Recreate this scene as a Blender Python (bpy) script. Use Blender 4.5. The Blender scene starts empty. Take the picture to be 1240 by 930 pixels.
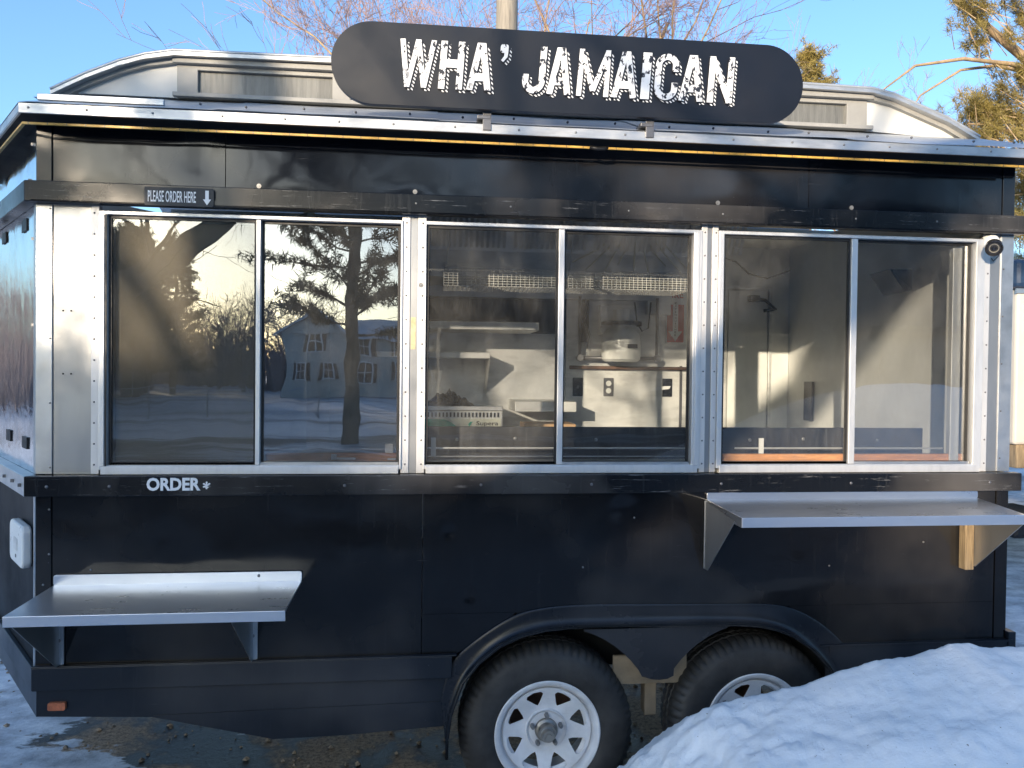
import bpy, bmesh, math, random
from mathutils import Vector, Matrix, noise
R = math.radians
sc = bpy.context.scene
C = sc.collection

# ------------------------------------------------------------------ camera, sky, sun, exposure
CAM_YAW, CAM_PITCH, CAM_ROLL = R(6.240), R(-0.908), R(0.651)
def cam_matrix():
    B = Matrix(((1, 0, 0), (0, 0, -1), (0, 1, 0)))
    cr, sr = math.cos(CAM_ROLL), math.sin(CAM_ROLL)
    cp, sp = math.cos(CAM_PITCH), math.sin(CAM_PITCH)
    cy, sy = math.cos(CAM_YAW), math.sin(CAM_YAW)
    Rr = Matrix(((cr, -sr, 0), (sr, cr, 0), (0, 0, 1)))
    Rp = Matrix(((1, 0, 0), (0, cp, -sp), (0, sp, cp)))
    Ry = Matrix(((cy, sy, 0), (-sy, cy, 0), (0, 0, 1)))
    return (Ry @ B @ Rp @ Rr).to_4x4()
cd = bpy.data.cameras.new('camera'); cam = bpy.data.objects.new('camera', cd); C.objects.link(cam)
cam.matrix_world = Matrix.Translation((0, -2.9, 1.78)) @ cam_matrix()
cd.sensor_width = 36; cd.lens = 27.0; cd.clip_start = 0.05; cd.clip_end = 2000
sc.camera = cam

SUN_AZ, SUN_EL = R(27.5), R(10.4)          # behind the camera, to its left
w = bpy.data.worlds.new('World'); sc.world = w; w.use_nodes = True
wn = w.node_tree.nodes; wl = w.node_tree.links
sky = wn.new('ShaderNodeTexSky'); sky.sky_type = 'NISHITA'; sky.sun_disc = False
sky.sun_elevation = SUN_EL; sky.sun_rotation = R(180) + SUN_AZ
sky.air_density = 1.0; sky.dust_density = 1.6; sky.ozone_density = 2.6
bg = wn['Background']; bg.inputs[1].default_value = 0.15
tint = wn.new('ShaderNodeMix'); tint.data_type = 'RGBA'; tint.blend_type = 'MULTIPLY'; tint.inputs[0].default_value = 1
tint.inputs[7].default_value = (.86, .98, 1.12, 1)      # the clear winter sky reads more cyan than the model's
wl.new(sky.outputs[0], tint.inputs[6]); wl.new(tint.outputs[2], bg.inputs[0])
sd = bpy.data.lights.new('sun', 'SUN'); sun = bpy.data.objects.new('sun', sd); C.objects.link(sun)
sd.energy = 2.7; sd.angle = R(0.53); sd.color = (1.0, 0.83, 0.62)
sv = Vector((-math.sin(SUN_AZ) * math.cos(SUN_EL), -math.cos(SUN_AZ) * math.cos(SUN_EL), math.sin(SUN_EL)))
sun.rotation_euler = sv.to_track_quat('Z', 'Y').to_euler()
sc.view_settings.view_transform = 'Standard'; sc.view_settings.look = 'None'
sc.view_settings.exposure = 1.34; sc.view_settings.gamma = 1.0
sc.cycles.max_bounces = 8; sc.cycles.transparent_max_bounces = 16
sc.cycles.glossy_bounces = 4; sc.cycles.diffuse_bounces = 4; sc.cycles.caustics_reflective = False
sc.cycles.caustics_refractive = False; sc.cycles.use_denoising = True

# ------------------------------------------------------------------ materials
def nodes(name):
    m = bpy.data.materials.new(name); m.use_nodes = True
    nt = m.node_tree; return m, nt, nt.nodes['Principled BSDF']
def coords(nt, scale=(1, 1, 1)):
    tc = nt.nodes.new('ShaderNodeTexCoord'); mp = nt.nodes.new('ShaderNodeMapping')
    mp.inputs['Scale'].default_value = scale
    nt.links.new(tc.outputs['Object'], mp.inputs[0]); return mp.outputs[0]
def tex(nt, scale, det=4, rough=.55, st=(1, 1, 1)):
    n = nt.nodes.new('ShaderNodeTexNoise'); n.inputs['Scale'].default_value = scale
    n.inputs['Detail'].default_value = det; n.inputs['Roughness'].default_value = rough
    nt.links.new(coords(nt, st), n.inputs[0]); return n.outputs[0]
def ramp(nt, src, stops):
    r = nt.nodes.new('ShaderNodeValToRGB'); cr = r.color_ramp
    while len(cr.elements) < len(stops): cr.elements.new(.5)
    for e, (p, c) in zip(cr.elements, stops):
        e.position = p; e.color = (c[0], c[1], c[2], 1) if hasattr(c, '__len__') else (c, c, c, 1)
    nt.links.new(src, r.inputs[0]); return r.outputs[0]
def mixc(nt, fac, a, b):
    m = nt.nodes.new('ShaderNodeMix'); m.data_type = 'RGBA'
    for i, v in ((0, fac), (6, a), (7, b)):
        if hasattr(v, 'is_linked'): nt.links.new(v, m.inputs[i])
        elif i == 0: m.inputs[0].default_value = v
        else: m.inputs[i].default_value = (*v, 1)
    return m.outputs[2]
def bump(nt, src, bsdf, strength=.3, dist=.01):
    b = nt.nodes.new('ShaderNodeBump'); b.inputs['Strength'].default_value = strength
    b.inputs['Distance'].default_value = dist
    nt.links.new(src, b.inputs['Height']); nt.links.new(b.outputs[0], bsdf.inputs['Normal']); return b
def plain(name, col, rough=.6, metal=0, var=.15, scale=8, st=(1, 1, 1), bmp=0, bs=40, bd=.003, coat=0, rvar=.1):
    m, nt, b = nodes(name)
    t = tex(nt, scale, 5, .6, st)
    nt.links.new(ramp(nt, t, [(.3, [c * (1 - var) for c in col]), (.7, [min(1, c * (1 + var)) for c in col])]), b.inputs['Base Color'])
    nt.links.new(ramp(nt, tex(nt, scale * 1.7, 4, .6, st), [(.3, max(0, rough - rvar)), (.7, min(1, rough + rvar))]), b.inputs['Roughness'])
    b.inputs['Metallic'].default_value = metal
    if coat: b.inputs['Coat Weight'].default_value = coat; b.inputs['Coat Roughness'].default_value = .08
    if bmp: bump(nt, tex(nt, bs, 4, .6, st), b, bmp, bd)
    return m

def black_paint(name, base=(.0048, .0048, .0056), rough=.075, pale_tone=.03, scratch=.2, film=1.6, spec=.36, hz=.5):
    m, nt, b = nodes(name)
    # paler film in soft drifts, vertical run marks, small pale chips
    fm = ramp(nt, tex(nt, 1.15, 4, .5, (1, 1, 1.1)), [(.48, 0), (.64, 1)])
    runs = ramp(nt, tex(nt, 9, 5, .7, (6, 6, .35)), [(.56, 0), (.74, 1)])
    c1 = mixc(nt, fm, base, [x + pale_tone * .5 * film * q for x, q in zip(base, (1.15, 1.05, .95))])
    mul = nt.nodes.new('ShaderNodeMath'); mul.operation = 'MULTIPLY'; nt.links.new(runs, mul.inputs[0]); mul.inputs[1].default_value = scratch
    c2 = mixc(nt, mul.outputs[0], c1, [x + pale_tone for x in base])
    scr = ramp(nt, tex(nt, 22, 6, .75, (.30, .35, 5)), [(.69 - .08 * hz, 0), (.74 - .07 * hz, hz)])
    c2 = mixc(nt, scr, c2, [x + pale_tone * 1.6 for x in base])
    chips = ramp(nt, tex(nt, 70, 3, .6, (1, 1, 1.2)), [(.77, 0), (.79, 1)])
    c3 = mixc(nt, chips, c2, (.16, .17, .18))
    nt.links.new(c3, b.inputs['Base Color'])
    rr = ramp(nt, tex(nt, 1.5, 6, .62, (1, 1, 1.2)), [(.36, rough - .03), (.50, rough + .03), (.72, rough + .20)])
    nt.links.new(rr, b.inputs['Roughness'])
    b.inputs['Specular IOR Level'].default_value = spec
    bump(nt, tex(nt, 2.6, 3, .5), b, .22, .012)
    return m
def metal(name, col=(.62, .63, .64), rough=.34, st=(1, 1, 1), scale=7, bmp=.05, met=.85, bs=9, var=.28, rv=.12):
    m, nt, b = nodes(name)
    t = tex(nt, scale, 6, .65, st)
    nt.links.new(ramp(nt, t, [(.28, [c * (1 - var) for c in col]), (.5, col), (.75, [min(1, c * (1 + var * .4)) for c in col])]), b.inputs['Base Color'])
    nt.links.new(ramp(nt, tex(nt, scale * 2.3, 5, .7, st), [(.3, rough - rv * .8), (.72, rough + rv * 1.1)]), b.inputs['Roughness'])
    b.inputs['Metallic'].default_value = met
    bump(nt, tex(nt, bs, 3, .5), b, bmp, .01)
    return m
def glass(name, refl, tint=(.9, .93, .93), rough=0.0, wave=.02):
    m = bpy.data.materials.new(name); m.use_nodes = True; nt = m.node_tree; nt.nodes.clear()
    out = nt.nodes.new('ShaderNodeOutputMaterial'); mix = nt.nodes.new('ShaderNodeMixShader')
    tr = nt.nodes.new('ShaderNodeBsdfTransparent'); tr.inputs[0].default_value = (*tint, 1)
    gl = nt.nodes.new('ShaderNodeBsdfGlossy'); gl.inputs['Roughness'].default_value = rough
    fr = nt.nodes.new('ShaderNodeFresnel'); fr.inputs[0].default_value = 1.5
    mr = nt.nodes.new('ShaderNodeMapRange'); mr.inputs[1].default_value = 0; mr.inputs[2].default_value = 1
    mr.inputs[3].default_value = refl; mr.inputs[4].default_value = 1
    nt.links.new(fr.outputs[0], mr.inputs[0])
    b = nt.nodes.new('ShaderNodeBump'); b.inputs['Strength'].default_value = wave; b.inputs['Distance'].default_value = .02
    nt.links.new(tex(nt, 3.2, 2, .5), b.inputs['Height'])
    nt.links.new(b.outputs[0], gl.inputs['Normal'])
    # a thin film of dust and water spots on the glass, thickened to brighten the dim interior behind
    df = nt.nodes.new('ShaderNodeBsdfDiffuse'); df.inputs[0].default_value = (.45, .44, .42, 1)
    m2 = nt.nodes.new('ShaderNodeMixShader')
    nt.links.new(ramp(nt, tex(nt, 14, 8, .75, (1, 1, .5)), [(.40, .018), (.62, .05), (.8, .13)]), m2.inputs[0])
    nt.links.new(mr.outputs[0], mix.inputs[0]); nt.links.new(tr.outputs[0], mix.inputs[1]); nt.links.new(gl.outputs[0], mix.inputs[2])
    nt.links.new(mix.outputs[0], m2.inputs[1]); nt.links.new(df.outputs[0], m2.inputs[2])
    nt.links.new(m2.outputs[0], out.inputs[0]); return m

M = {}
M['black'] = black_paint('black_paint')
M['band'] = black_paint('black_band_paint', (.0035, .0048, .0085), .10, .035, .15, 1.2, .42)
M['side_black'] = black_paint('matt_black_side', (.003, .0035, .005), .45, .015, .2, .6, .12)
M['beam'] = black_paint('worn_black_beam', (.0045, .0050, .0065), .22, .09, .22, hz=1.0)
M['skirt'] = black_paint('charcoal_skirt_paint', (.009, .0125, .019), .30, .04, .35)
M['fender'] = black_paint('fender_paint', (.007, .010, .016), .20, .035, .25)
M['alu'] = metal('aluminium', (.54, .55, .56), .36, (1, 1, 1), 5)
M['alu_bright'] = metal('window_aluminium', (.68, .68, .68), .40, (2, 2, .4), 12, .02, .55, var=.12)
M['alu_panel'] = metal('galvanised_panel', (.38, .385, .39), .36, (2.5, 2.5, .6), 3, .10, .75, 3, .14, .06)
M['trim'] = metal('pale_trim', (.66, .65, .64), .42, (1, 1, .5), 6, .03, .45, var=.15)
M['steel'] = metal('stainless_shelf', (.68, .71, .76), .30, (.5, 2, 2), 3, .0, .92, 3, .06, .05)
M['int_steel'] = metal('interior_steel', (.74, .74, .72), .42, (1, 1, 3), 4, .05, .3)
M['mirror'] = metal('embossed_bright_sheet', (.80, .80, .80), .10, (1, 1, 1), 6, .10, 1.0, 26)
M['mirror_top'] = metal('bright_sheet', (.80, .82, .84), .08, (1, 1, 1), 3, .03, 1.0, 4)
M['roof'] = metal('roof_metal', (.50, .53, .56), .36, (1, 3, 3), 6, .10, .45)
M['fascia'] = metal('fascia_metal', (.52, .53, .54), .42, (1, 4, 4), 6, .04, .7)
M['clere'] = plain('clerestory_grey', (.33, .325, .31), .5, 0, .12, 6)
M['white_panel'] = plain('white_panel', (.66, .66, .64), .5, 0, .05, 4)
M['hazy_pane'] = plain('hazy_plastic_pane', (.16, .16, .15), .3, 0, .35, 5, (9, 1, .6))
def milky():
    m = bpy.data.materials.new('milky_pane'); m.use_nodes = True; nt = m.node_tree; nt.nodes.clear()
    out = nt.nodes.new('ShaderNodeOutputMaterial'); a = nt.nodes.new('ShaderNodeBsdfTranslucent'); t = nt.nodes.new('ShaderNodeBsdfTransparent'); x = nt.nodes.new('ShaderNodeMixShader')
    a.inputs[0].default_value = (.85, .85, .82, 1); x.inputs[0].default_value = .5
    nt.links.new(a.outputs[0], x.inputs[1]); nt.links.new(t.outputs[0], x.inputs[2]); nt.links.new(x.outputs[0], out.inputs[0]); return m
M['milky_pane'] = milky()
M['yellow'] = plain('yellow_strip', (.62, .38, .085), .45, 0, .35, 30, (1, 4, 4))
M['bolt'] = metal('bolt_steel', (.24, .24, .24), .35, met=.5)
M['rivet'] = metal('rivet_dark', (.16, .16, .17), .4, met=.6)
M['white'] = plain('white_paint', (.80, .80, .80), .35, 0, .03, 6)
M['wheel_white'] = plain('wheel_white', (.66, .66, .67), .36, 0, .16, 9, coat=.2)
M['tyre'] = plain('tyre_rubber', (.028, .027, .026), .62, 0, .55, 9, bmp=.35, bs=60, bd=.004)
M['rust'] = plain('rusty_steel', (.13, .07, .045), .8, 0, .5, 14, bmp=.4, bs=50)
M['tan_steel'] = plain('sunlit_frame_steel', (.27, .21, .14), .8, 0, .3, 10, bmp=.3)  # tan stands in for sunlight on the bare frame steel
M['dark'] = plain('dark_underside', (.012, .012, .012), .85, 0, .4, 6)
M['gasket'] = plain('black_gasket', (.012, .012, .013), .5, 0, .2, 20)
M['plastic_black'] = plain('black_plastic', (.02, .02, .022), .25, 0, .2, 20, coat=.3)
M['plaque'] = plain('matt_plaque', (.03, .031, .034), .55, 0, .15, 20)
M['plastic_white'] = plain('white_plastic', (.78, .79, .77), .35, 0, .04, 12)
M['wood'] = plain('sill_wood', (.62, .28, .11), .55, 0, .35, 9, (1, 8, 8), bmp=.2)
M['oldwood'] = plain('weathered_wood', (.33, .24, .14), .8, 0, .4, 16, (6, 6, .6), bmp=.4)
M['int_wall'] = plain('interior_wall', (.82, .82, .79), .5, 0, .08, 3)
M['int_floor'] = plain('interior_floor', (.12, .12, .12), .6, 0, .2, 3)
M['int_black'] = black_paint('inner_counter_black', (.016, .018, .024), .4, .08, .7)
M['red'] = plain('sign_red', (.48, .02, .03), .4, 0, .05, 8)
M['green'] = plain('sign_green', (.03, .40, .26), .4, 0, .1, 8)
M['cream'] = plain('sign_cream', (.72, .72, .60), .4, 0, .05, 8)
M['card'] = plain('cardboard', (.42, .27, .15), .8, 0, .15, 8)
M['amber'] = plain('amber_lens', (.42, .13, .06), .35, 0, .3, 60)
M['lens'] = plain('camera_lens', (.01, .01, .012), .08, 0, .1, 10, coat=1)
M['led'] = plain('led_ring', (.25, .23, .19), .3, .4, .2, 60)
M['sign_face'] = plain('sign_navy_black', (.0055, .0065, .011), .36, 0, .25, 3, rvar=.05)
M['g1'] = glass('reflective_glass', .07, (.88, .88, .87), wave=.05)
M['g2'] = glass('tinted_reflective_glass', .19, (.84, .85, .86), wave=.05)
M['g3'] = glass('clear_glass', .0, (.98, .99, .99), wave=.05)
M['g6'] = glass('reflective_end_glass', .11, (.95, .96, .96), wave=.05)
M['g4'] = glass('clear_glass_dusty', .0, (.98, .99, .99))

def sign_print():
    m, nt, b = nodes('worn_white_print')
    a = ramp(nt, tex(nt, 62, 3, .6, (1, 1, .8)), [(.56, 0), (.59, 1)])
    k = ramp(nt, tex(nt, 11, 3, .5), [(.34, 0), (.44, 1)])
    mu = nt.nodes.new('ShaderNodeMath'); mu.operation = 'MULTIPLY'; nt.links.new(a, mu.inputs[0]); nt.links.new(k, mu.inputs[1])
    nt.links.new(mixc(nt, mu.outputs[0], (.85, .85, .85), (.015, .018, .028)), b.inputs['Base Color'])
    b.inputs['Roughness'].default_value = .45; return m
M['print'] = sign_print()
def hatch():
    m, nt, b = nodes('hatched_print')
    wv = nt.nodes.new('ShaderNodeTexWave'); wv.inputs['Scale'].default_value = 42; wv.bands_direction = 'DIAGONAL'
    mp = nt.nodes.new('ShaderNodeMapping'); tc = nt.nodes.new('ShaderNodeTexCoord')
    mp.inputs['Scale'].default_value = (1, 0, 1.0)
    nt.links.new(tc.outputs['Object'], mp.inputs[0]); nt.links.new(mp.outputs[0], wv.inputs[0])
    nt.links.new(mixc(nt, ramp(nt, wv.outputs[0], [(.55, 0), (.65, 1)]), (.013, .016, .026), (.8, .8, .8)), b.inputs['Base Color'])
    return m
M['hatch'] = hatch()
def screen_mat():
    m = bpy.data.materials.new('insect_screen'); m.use_nodes = True; nt = m.node_tree; nt.nodes.clear()
    out = nt.nodes.new('ShaderNodeOutputMaterial'); mix = nt.nodes.new('ShaderNodeMixShader')
    tr = nt.nodes.new('ShaderNodeBsdfTransparent'); df = nt.nodes.new('ShaderNodeBsdfDiffuse')
    df.inputs[0].default_value = (.42, .38, .31, 1)
    mix.inputs[0].default_value = .66
    nt.links.new(tr.outputs[0], mix.inputs[1]); nt.links.new(df.outputs[0], mix.inputs[2]); nt.links.new(mix.outputs[0], out.inputs[0])
    return m
M['screen'] = screen_mat()
M['bark'] = plain('grey_brown_bark', (.17, .125, .085), .9, 0, .35, 6, (3, 3, .6), bmp=.6, bs=14, bd=.02)
M['twig'] = plain('pinkish_twigs', (.29, .19, .165), .8, 0, .25, 3)
M['limb'] = plain('pale_limb_bark', (.34, .24, .14), .85, 0, .3, 5, bmp=.4)
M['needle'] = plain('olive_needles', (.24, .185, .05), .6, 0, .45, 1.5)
M['grey_twig'] = plain('grey_twigs', (.26, .22, .22), .85, 0, .25, 2)
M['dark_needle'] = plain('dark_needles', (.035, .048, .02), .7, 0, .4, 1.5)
M['pole'] = plain('weathered_pole', (.26, .23, .19), .85, 0, .3, 8, (5, 5, .3), bmp=.5, bs=20, bd=.01)

def ground_mat():
    m, nt, b = nodes('gravel_ice_and_snow')
    sp = nt.nodes.new('ShaderNodeSeparateXYZ'); tc = nt.nodes.new('ShaderNodeTexCoord'); nt.links.new(tc.outputs['Object'], sp.inputs[0])
    def mth(op, a, v):
        n = nt.nodes.new('ShaderNodeMath'); n.operation = op
        for i, q in enumerate((a, v)):
            if hasattr(q, 'is_linked'): nt.links.new(q, n.inputs[i])
            else: n.inputs[i].default_value = q
        return n.outputs[0]
    grit = ramp(nt, tex(nt, 55, 6, .8), [(.35, (.08, .055, .035)), (.52, (.30, .21, .13)), (.7, (.50, .37, .24))])
    wet = ramp(nt, tex(nt, 2.4, 5, .6), [(.46, 0), (.54, 1)])
    base = mixc(nt, wet, grit, (.035, .03, .026))
    # snow and ice away from the dry strip under the trailer
    dx = mth('MULTIPLY', mth('ABSOLUTE', mth('SUBTRACT', sp.outputs[0], .75), 0), .43)
    dy = mth('ABSOLUTE', mth('SUBTRACT', sp.outputs[1], .75), 0)
    dd = mth('MAXIMUM', dx, mth('MULTIPLY', dy, .75))
    ed = mth('ADD', dd, mth('MULTIPLY', mth('SUBTRACT', tex(nt, 1.9, 7, .62, (.8, 1.6, 1)), .5), 2.4))
    snowf = ramp(nt, ed, [(.98, 0), (1.0, 1)])
    far = nt.nodes.new('ShaderNodeMapRange'); nt.links.new(ed, far.inputs[0]); far.inputs[1].default_value = 1.0; far.inputs[2].default_value = 1.07
    sn = ramp(nt, tex(nt, 3.0, 8, .72, (1.2, 1.7, 1)), [(.33, (.24, .25, .27)), (.52, (.55, .58, .62)), (.66, (.80, .81, .82))])
    nt.links.new(mixc(nt, far.outputs[0], base, sn), b.inputs['Base Color'])
    nt.links.new(ramp(nt, tex(nt, 2.4, 5, .6), [(.44, .8), (.56, .5)]), b.inputs['Roughness'])
    bump(nt, tex(nt, 38, 7, .75), b, .55, .012)
    return m
M['ground'] = ground_mat()
def snow_mat(name, sc_=3.0, dirt=.0):
    m, nt, b = nodes(name)
    t = tex(nt, sc_, 7, .6)
    c = ramp(nt, t, [(.3, (.86, .885, .91)), (.6, (.93, .935, .94))])
    sp = ramp(nt, tex(nt, 75, 3, .6, (1, 1, 1)), [(.715, 0), (.73, 1)])
    nt.links.new(mixc(nt, sp, c, (.22, .19, .15)), b.inputs['Base Color'])
    b.inputs['Roughness'].default_value = .62
    b.inputs['Subsurface Weight'].default_value = .0
    bump(nt, tex(nt, 42, 8, .75), b, .4, .012)
    return m
M['snow'] = snow_mat('old_snow')
def field_mat():
    m, nt, b = nodes('snow_field')
    t = tex(nt, .16, 8, .62, (.5, 2.0, 1))
    nt.links.new(ramp(nt, t, [(.36, (.10, .09, .075)), (.45, (.45, .47, .50)), (.55, (.74, .76, .79))]), b.inputs['Base Color'])
    b.inputs['Roughness'].default_value = .7
    bump(nt, tex(nt, 1.5, 6, .65), b, .6, .15); return m
M['field'] = field_mat()
M['garage_wall'] = plain('garage_wall', (.20, .19, .175), .7, 0, .1, 1)
M['garage_roof'] = plain('garage_roof', (.06, .06, .06), .85, 0, .3, 2)
M['siding'] = plain('pale_siding', (.55, .53, .48), .7, 0, .06, 2)
M['shingle'] = plain('snowy_shingles', (.55, .57, .60), .8, 0, .3, .6)
M['shutter'] = plain('dark_shutter', (.03, .035, .04), .6)
M['house_glass'] = plain('house_glass', (.03, .04, .05), .1)
M['galv'] = metal('galvanised_post', (.5, .5, .52), .45, met=.6)
M['trailer_white'] = plain('cream_trailer_side', (.60, .54, .45), .45, 0, .08, 2)
M['trailer_blue'] = plain('dark_blue_trim', (.02, .04, .08), .35, 0, .2, 4)

# ------------------------------------------------------------------ mesh helpers
class MB:
    def __init__(s): s.v = []; s.f = []
    def add(s, vs, fs):
        o = len(s.v); s.v += [tuple(v) for v in vs]; s.f += [tuple(i + o for i in f) for f in fs]; return s
    def box(s, x0, x1, y0, y1, z0, z1):
        return s.add([(x0, y0, z0), (x1, y0, z0), (x1, y1, z0), (x0, y1, z0), (x0, y0, z1), (x1, y0, z1), (x1, y1, z1), (x0, y1, z1)],
                     [(0, 3, 2, 1), (4, 5, 6, 7), (0, 1, 5, 4), (1, 2, 6, 5), (2, 3, 7, 6), (3, 0, 4, 7)])
    def slab(s, p, q, z0, z1, t, off=0.0):
        """vertical slab along p->q in plan; outer face shifted by off outwards (to the right of p->q), thickness t inwards"""
        d = Vector((q[0] - p[0], q[1] - p[1])); d.normalize(); n = Vector((d.y, -d.x))
        a = [Vector(p) + n * off, Vector(q) + n * off, Vector(q) + n * (off - t), Vector(p) + n * (off - t)]
        return s.add([(*k, z0) for k in a] + [(*k, z1) for k in a],
                     [(0, 3, 2, 1), (4, 5, 6, 7), (0, 1, 5, 4), (1, 2, 6, 5), (2, 3, 7, 6), (3, 0, 4, 7)])
    def prism(s, poly, y0, y1):
        n = len(poly)
        return s.add([(x, y0, z) for x, z in poly] + [(x, y1, z) for x, z in poly],
                     [tuple(range(n)), tuple(range(2 * n - 1, n - 1, -1))] + [(i, i + n, (i + 1) % n + n, (i + 1) % n) for i in range(n)])
    def prismx(s, poly, x0, x1):
        n = len(poly)
        return s.add([(x0, y, z) for y, z in poly] + [(x1, y, z) for y, z in poly],
                     [tuple(range(n)), tuple(range(2 * n - 1, n - 1, -1))] + [(i, i + n, (i + 1) % n + n, (i + 1) % n) for i in range(n)])
    def tube(s, p, q, r0, r1=None, n=6, cap=True):
        return s.path([p, q], [r0, r0 if r1 is None else r1], n, cap)
    def path(s, pts, rad, n=6, cap=True):
        pts = [Vector(p) for p in pts]
        if not hasattr(rad, '__len__'): rad = [rad] * len(pts)
        vs = []; fs = []
        up = None
        for i, p in enumerate(pts):
            d = (pts[min(i + 1, len(pts) - 1)] - pts[max(i - 1, 0)])
            if d.length < 1e-9: d = Vector((0, 0, 1))
            d.normalize()
            if up is None:
                up = Vector((0, 0, 1)) if abs(d.z) < .9 else Vector((1, 0, 0))
            a = d.cross(up)
            if a.length < 1e-4: a = d.orthogonal()
            a.normalize(); b = d.cross(a); up = -b if False else up
            for k in range(n):
                t = 2 * math.pi * k / n
                vs.append(p + (a * math.cos(t) + b * math.sin(t)) * rad[i])
        for i in range(len(pts) - 1):
            for k in range(n):
                fs.append((i * n + k, i * n + (k + 1) % n, (i + 1) * n + (k + 1) % n, (i + 1) * n + k))
        if cap and n > 2:
            fs.append(tuple(range(n - 1, -1, -1))); fs.append(tuple((len(pts) - 1) * n + k for k in range(n)))
        return s.add(vs, fs)
    def lathe(s, prof, c, n=48, axis='y', rmod=None, close=False):
        vs = []; fs = []; m = len(prof)
        for k in range(n):
            t = 2 * math.pi * k / n
            for j, (r, h) in enumerate(prof):
                rr = rmod(r, j, k) if rmod else r
                if axis == 'y': vs.append((c[0] + rr * math.cos(t), c[1] + h, c[2] + rr * math.sin(t)))
                elif axis == 'z': vs.append((c[0] + rr * math.cos(t), c[1] + rr * math.sin(t), c[2] + h))
                else: vs.append((c[0] + h, c[1] + rr * math.cos(t), c[2] + rr * math.sin(t)))
        for k in range(n):
            k2 = (k + 1) % n
            for j in range(m - 1 if not close else m):
                j2 = (j + 1) % m
                fs.append((k * m + j, k2 * m + j, k2 * m + j2, k * m + j2))
        return s.add(vs, fs)
    def grid(s, fn, nu, nv):
        vs = [fn(i / nu, j / nv) for j in range(nv + 1) for i in range(nu + 1)]
        return s.add(vs, [(j * (nu + 1) + i, j * (nu + 1) + i + 1, (j + 1) * (nu + 1) + i + 1, (j + 1) * (nu + 1) + i) for j in range(nv) for i in range(nu)])
    def build(s, name, m, parent=None, smooth=False, bevel=0, origin=None, seg=2):
        o = Vector(origin) if origin is not None else (wloc(parent) if parent is not None else Vector((0, 0, 0)))
        me = bpy.data.meshes.new(name)
        me.from_pydata([(v[0] - o.x, v[1] - o.y, v[2] - o.z) for v in s.v], [], s.f)
        bm = bmesh.new(); bm.from_mesh(me); bmesh.ops.recalc_face_normals(bm, faces=bm.faces); bm.to_mesh(me); bm.free()
        me.materials.append(m)
        if smooth: me.shade_smooth()
        ob = bpy.data.objects.new(name, me); C.objects.link(ob)
        if parent is not None:
            ob.parent = parent; ob.location = o - wloc(parent)
        else: ob.location = o
        if smooth == 'auto':
            me.set_sharp_from_angle(angle=R(35))
        if bevel:
            b = ob.modifiers.new('bevel', 'BEVEL'); b.width = bevel; b.segments = seg; b.limit_method = 'ANGLE'; b.angle_limit = R(40)
        return ob
def wloc(o):
    v = Vector((0, 0, 0))
    while o is not None: v += Vector(o.location); o = o.parent
    return v
def tag(o, label=None, cat=None, group=None, kind=None):
    if label: o['label'] = label
    if cat: o['category'] = cat
    if group: o['group'] = group
    if kind: o['kind'] = kind
    return o
def empty(name, loc, label, cat, group=None, parent=None):
    o = bpy.data.objects.new(name, None); C.objects.link(o); o.location = loc; o.empty_display_size = .1
    if parent is not None: o.parent = parent; o.location = Vector(loc) - wloc(parent)
    return tag(o, label, cat, group)
def copy_tree(o, parent=None):
    c = o.copy(); C.objects.link(c); c.parent = parent
    for ch in list(o.children): copy_tree(ch, c)
    return c
def plate(outer, holes, y0, y1):
    """flat sheet in the XZ plane with holes, from y0 (front) to y1"""
    bm = bmesh.new(); es = []
    for lp in [outer] + holes:
        vs = [bm.verts.new((x, y0, z)) for x, z in lp]
        es += [bm.edges.new((vs[i], vs[(i + 1) % len(vs)])) for i in range(len(vs))]
    bmesh.ops.triangle_fill(bm, use_beauty=True, use_dissolve=False, edges=es)
    r = bmesh.ops.extrude_face_region(bm, geom=list(bm.faces))
    for g in r['geom']:
        if isinstance(g, bmesh.types.BMVert): g.co.y = y1
    bm.verts.ensure_lookup_table(); bm.verts.index_update()
    mb = MB(); mb.v = [tuple(v.co) for v in bm.verts]; mb.f = [tuple(v.index for v in f.verts) for f in bm.faces]
    bm.free(); return mb
def rect(x0, x1, z0, z1): return [(x0, z0), (x1, z0), (x1, z1), (x0, z1)]
def rrect(x0, x1, z0, z1, r, n=6):
    p = []
    for cx, cz, a in ((x1 - r, z0 + r, -90), (x1 - r, z1 - r, 0), (x0 + r, z1 - r, 90), (x0 + r, z0 + r, 180)):
        for k in range(n + 1):
            t = R(a + 90 * k / n); p.append((cx + r * math.cos(t), cz + r * math.sin(t)))
    return p
def text_mb(body, size, sx=1.0, offset=0.0, extrude=.001, spacing=1.0, shear=0):
    cu = bpy.data.curves.new('lettering', 'FONT'); cu.body = body; cu.size = size; cu.offset = offset
    cu.extrude = extrude; cu.space_character = spacing; cu.resolution_u = 3; cu.shear = shear
    ob = bpy.data.objects.new('lettering', cu); C.objects.link(ob)
    dg = bpy.context.evaluated_depsgraph_get(); dg.update()
    me = bpy.data.meshes.new_from_object(ob.evaluated_get(dg))
    mb = MB(); mb.v = [(v.co.x * sx, v.co.z * -1, v.co.y) for v in me.vertices]; mb.f = [tuple(p.vertices) for p in me.polygons]
    bpy.data.objects.remove(ob); bpy.data.curves.remove(cu); bpy.data.meshes.remove(me)
    return mb
def place(mb, x0, x1, z0, z1, y):
    """fit lettering into a rectangle on the plane y"""
    xs = [v[0] for v in mb.v]; zs = [v[2] for v in mb.v]; a, b, c, d = min(xs), max(xs), min(zs), max(zs)
    mb.v = [(x0 + (v[0] - a) / (b - a) * (x1 - x0), y + v[1], z0 + (v[2] - c) / (d - c) * (z1 - z0)) for v in mb.v]
    return mb

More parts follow.
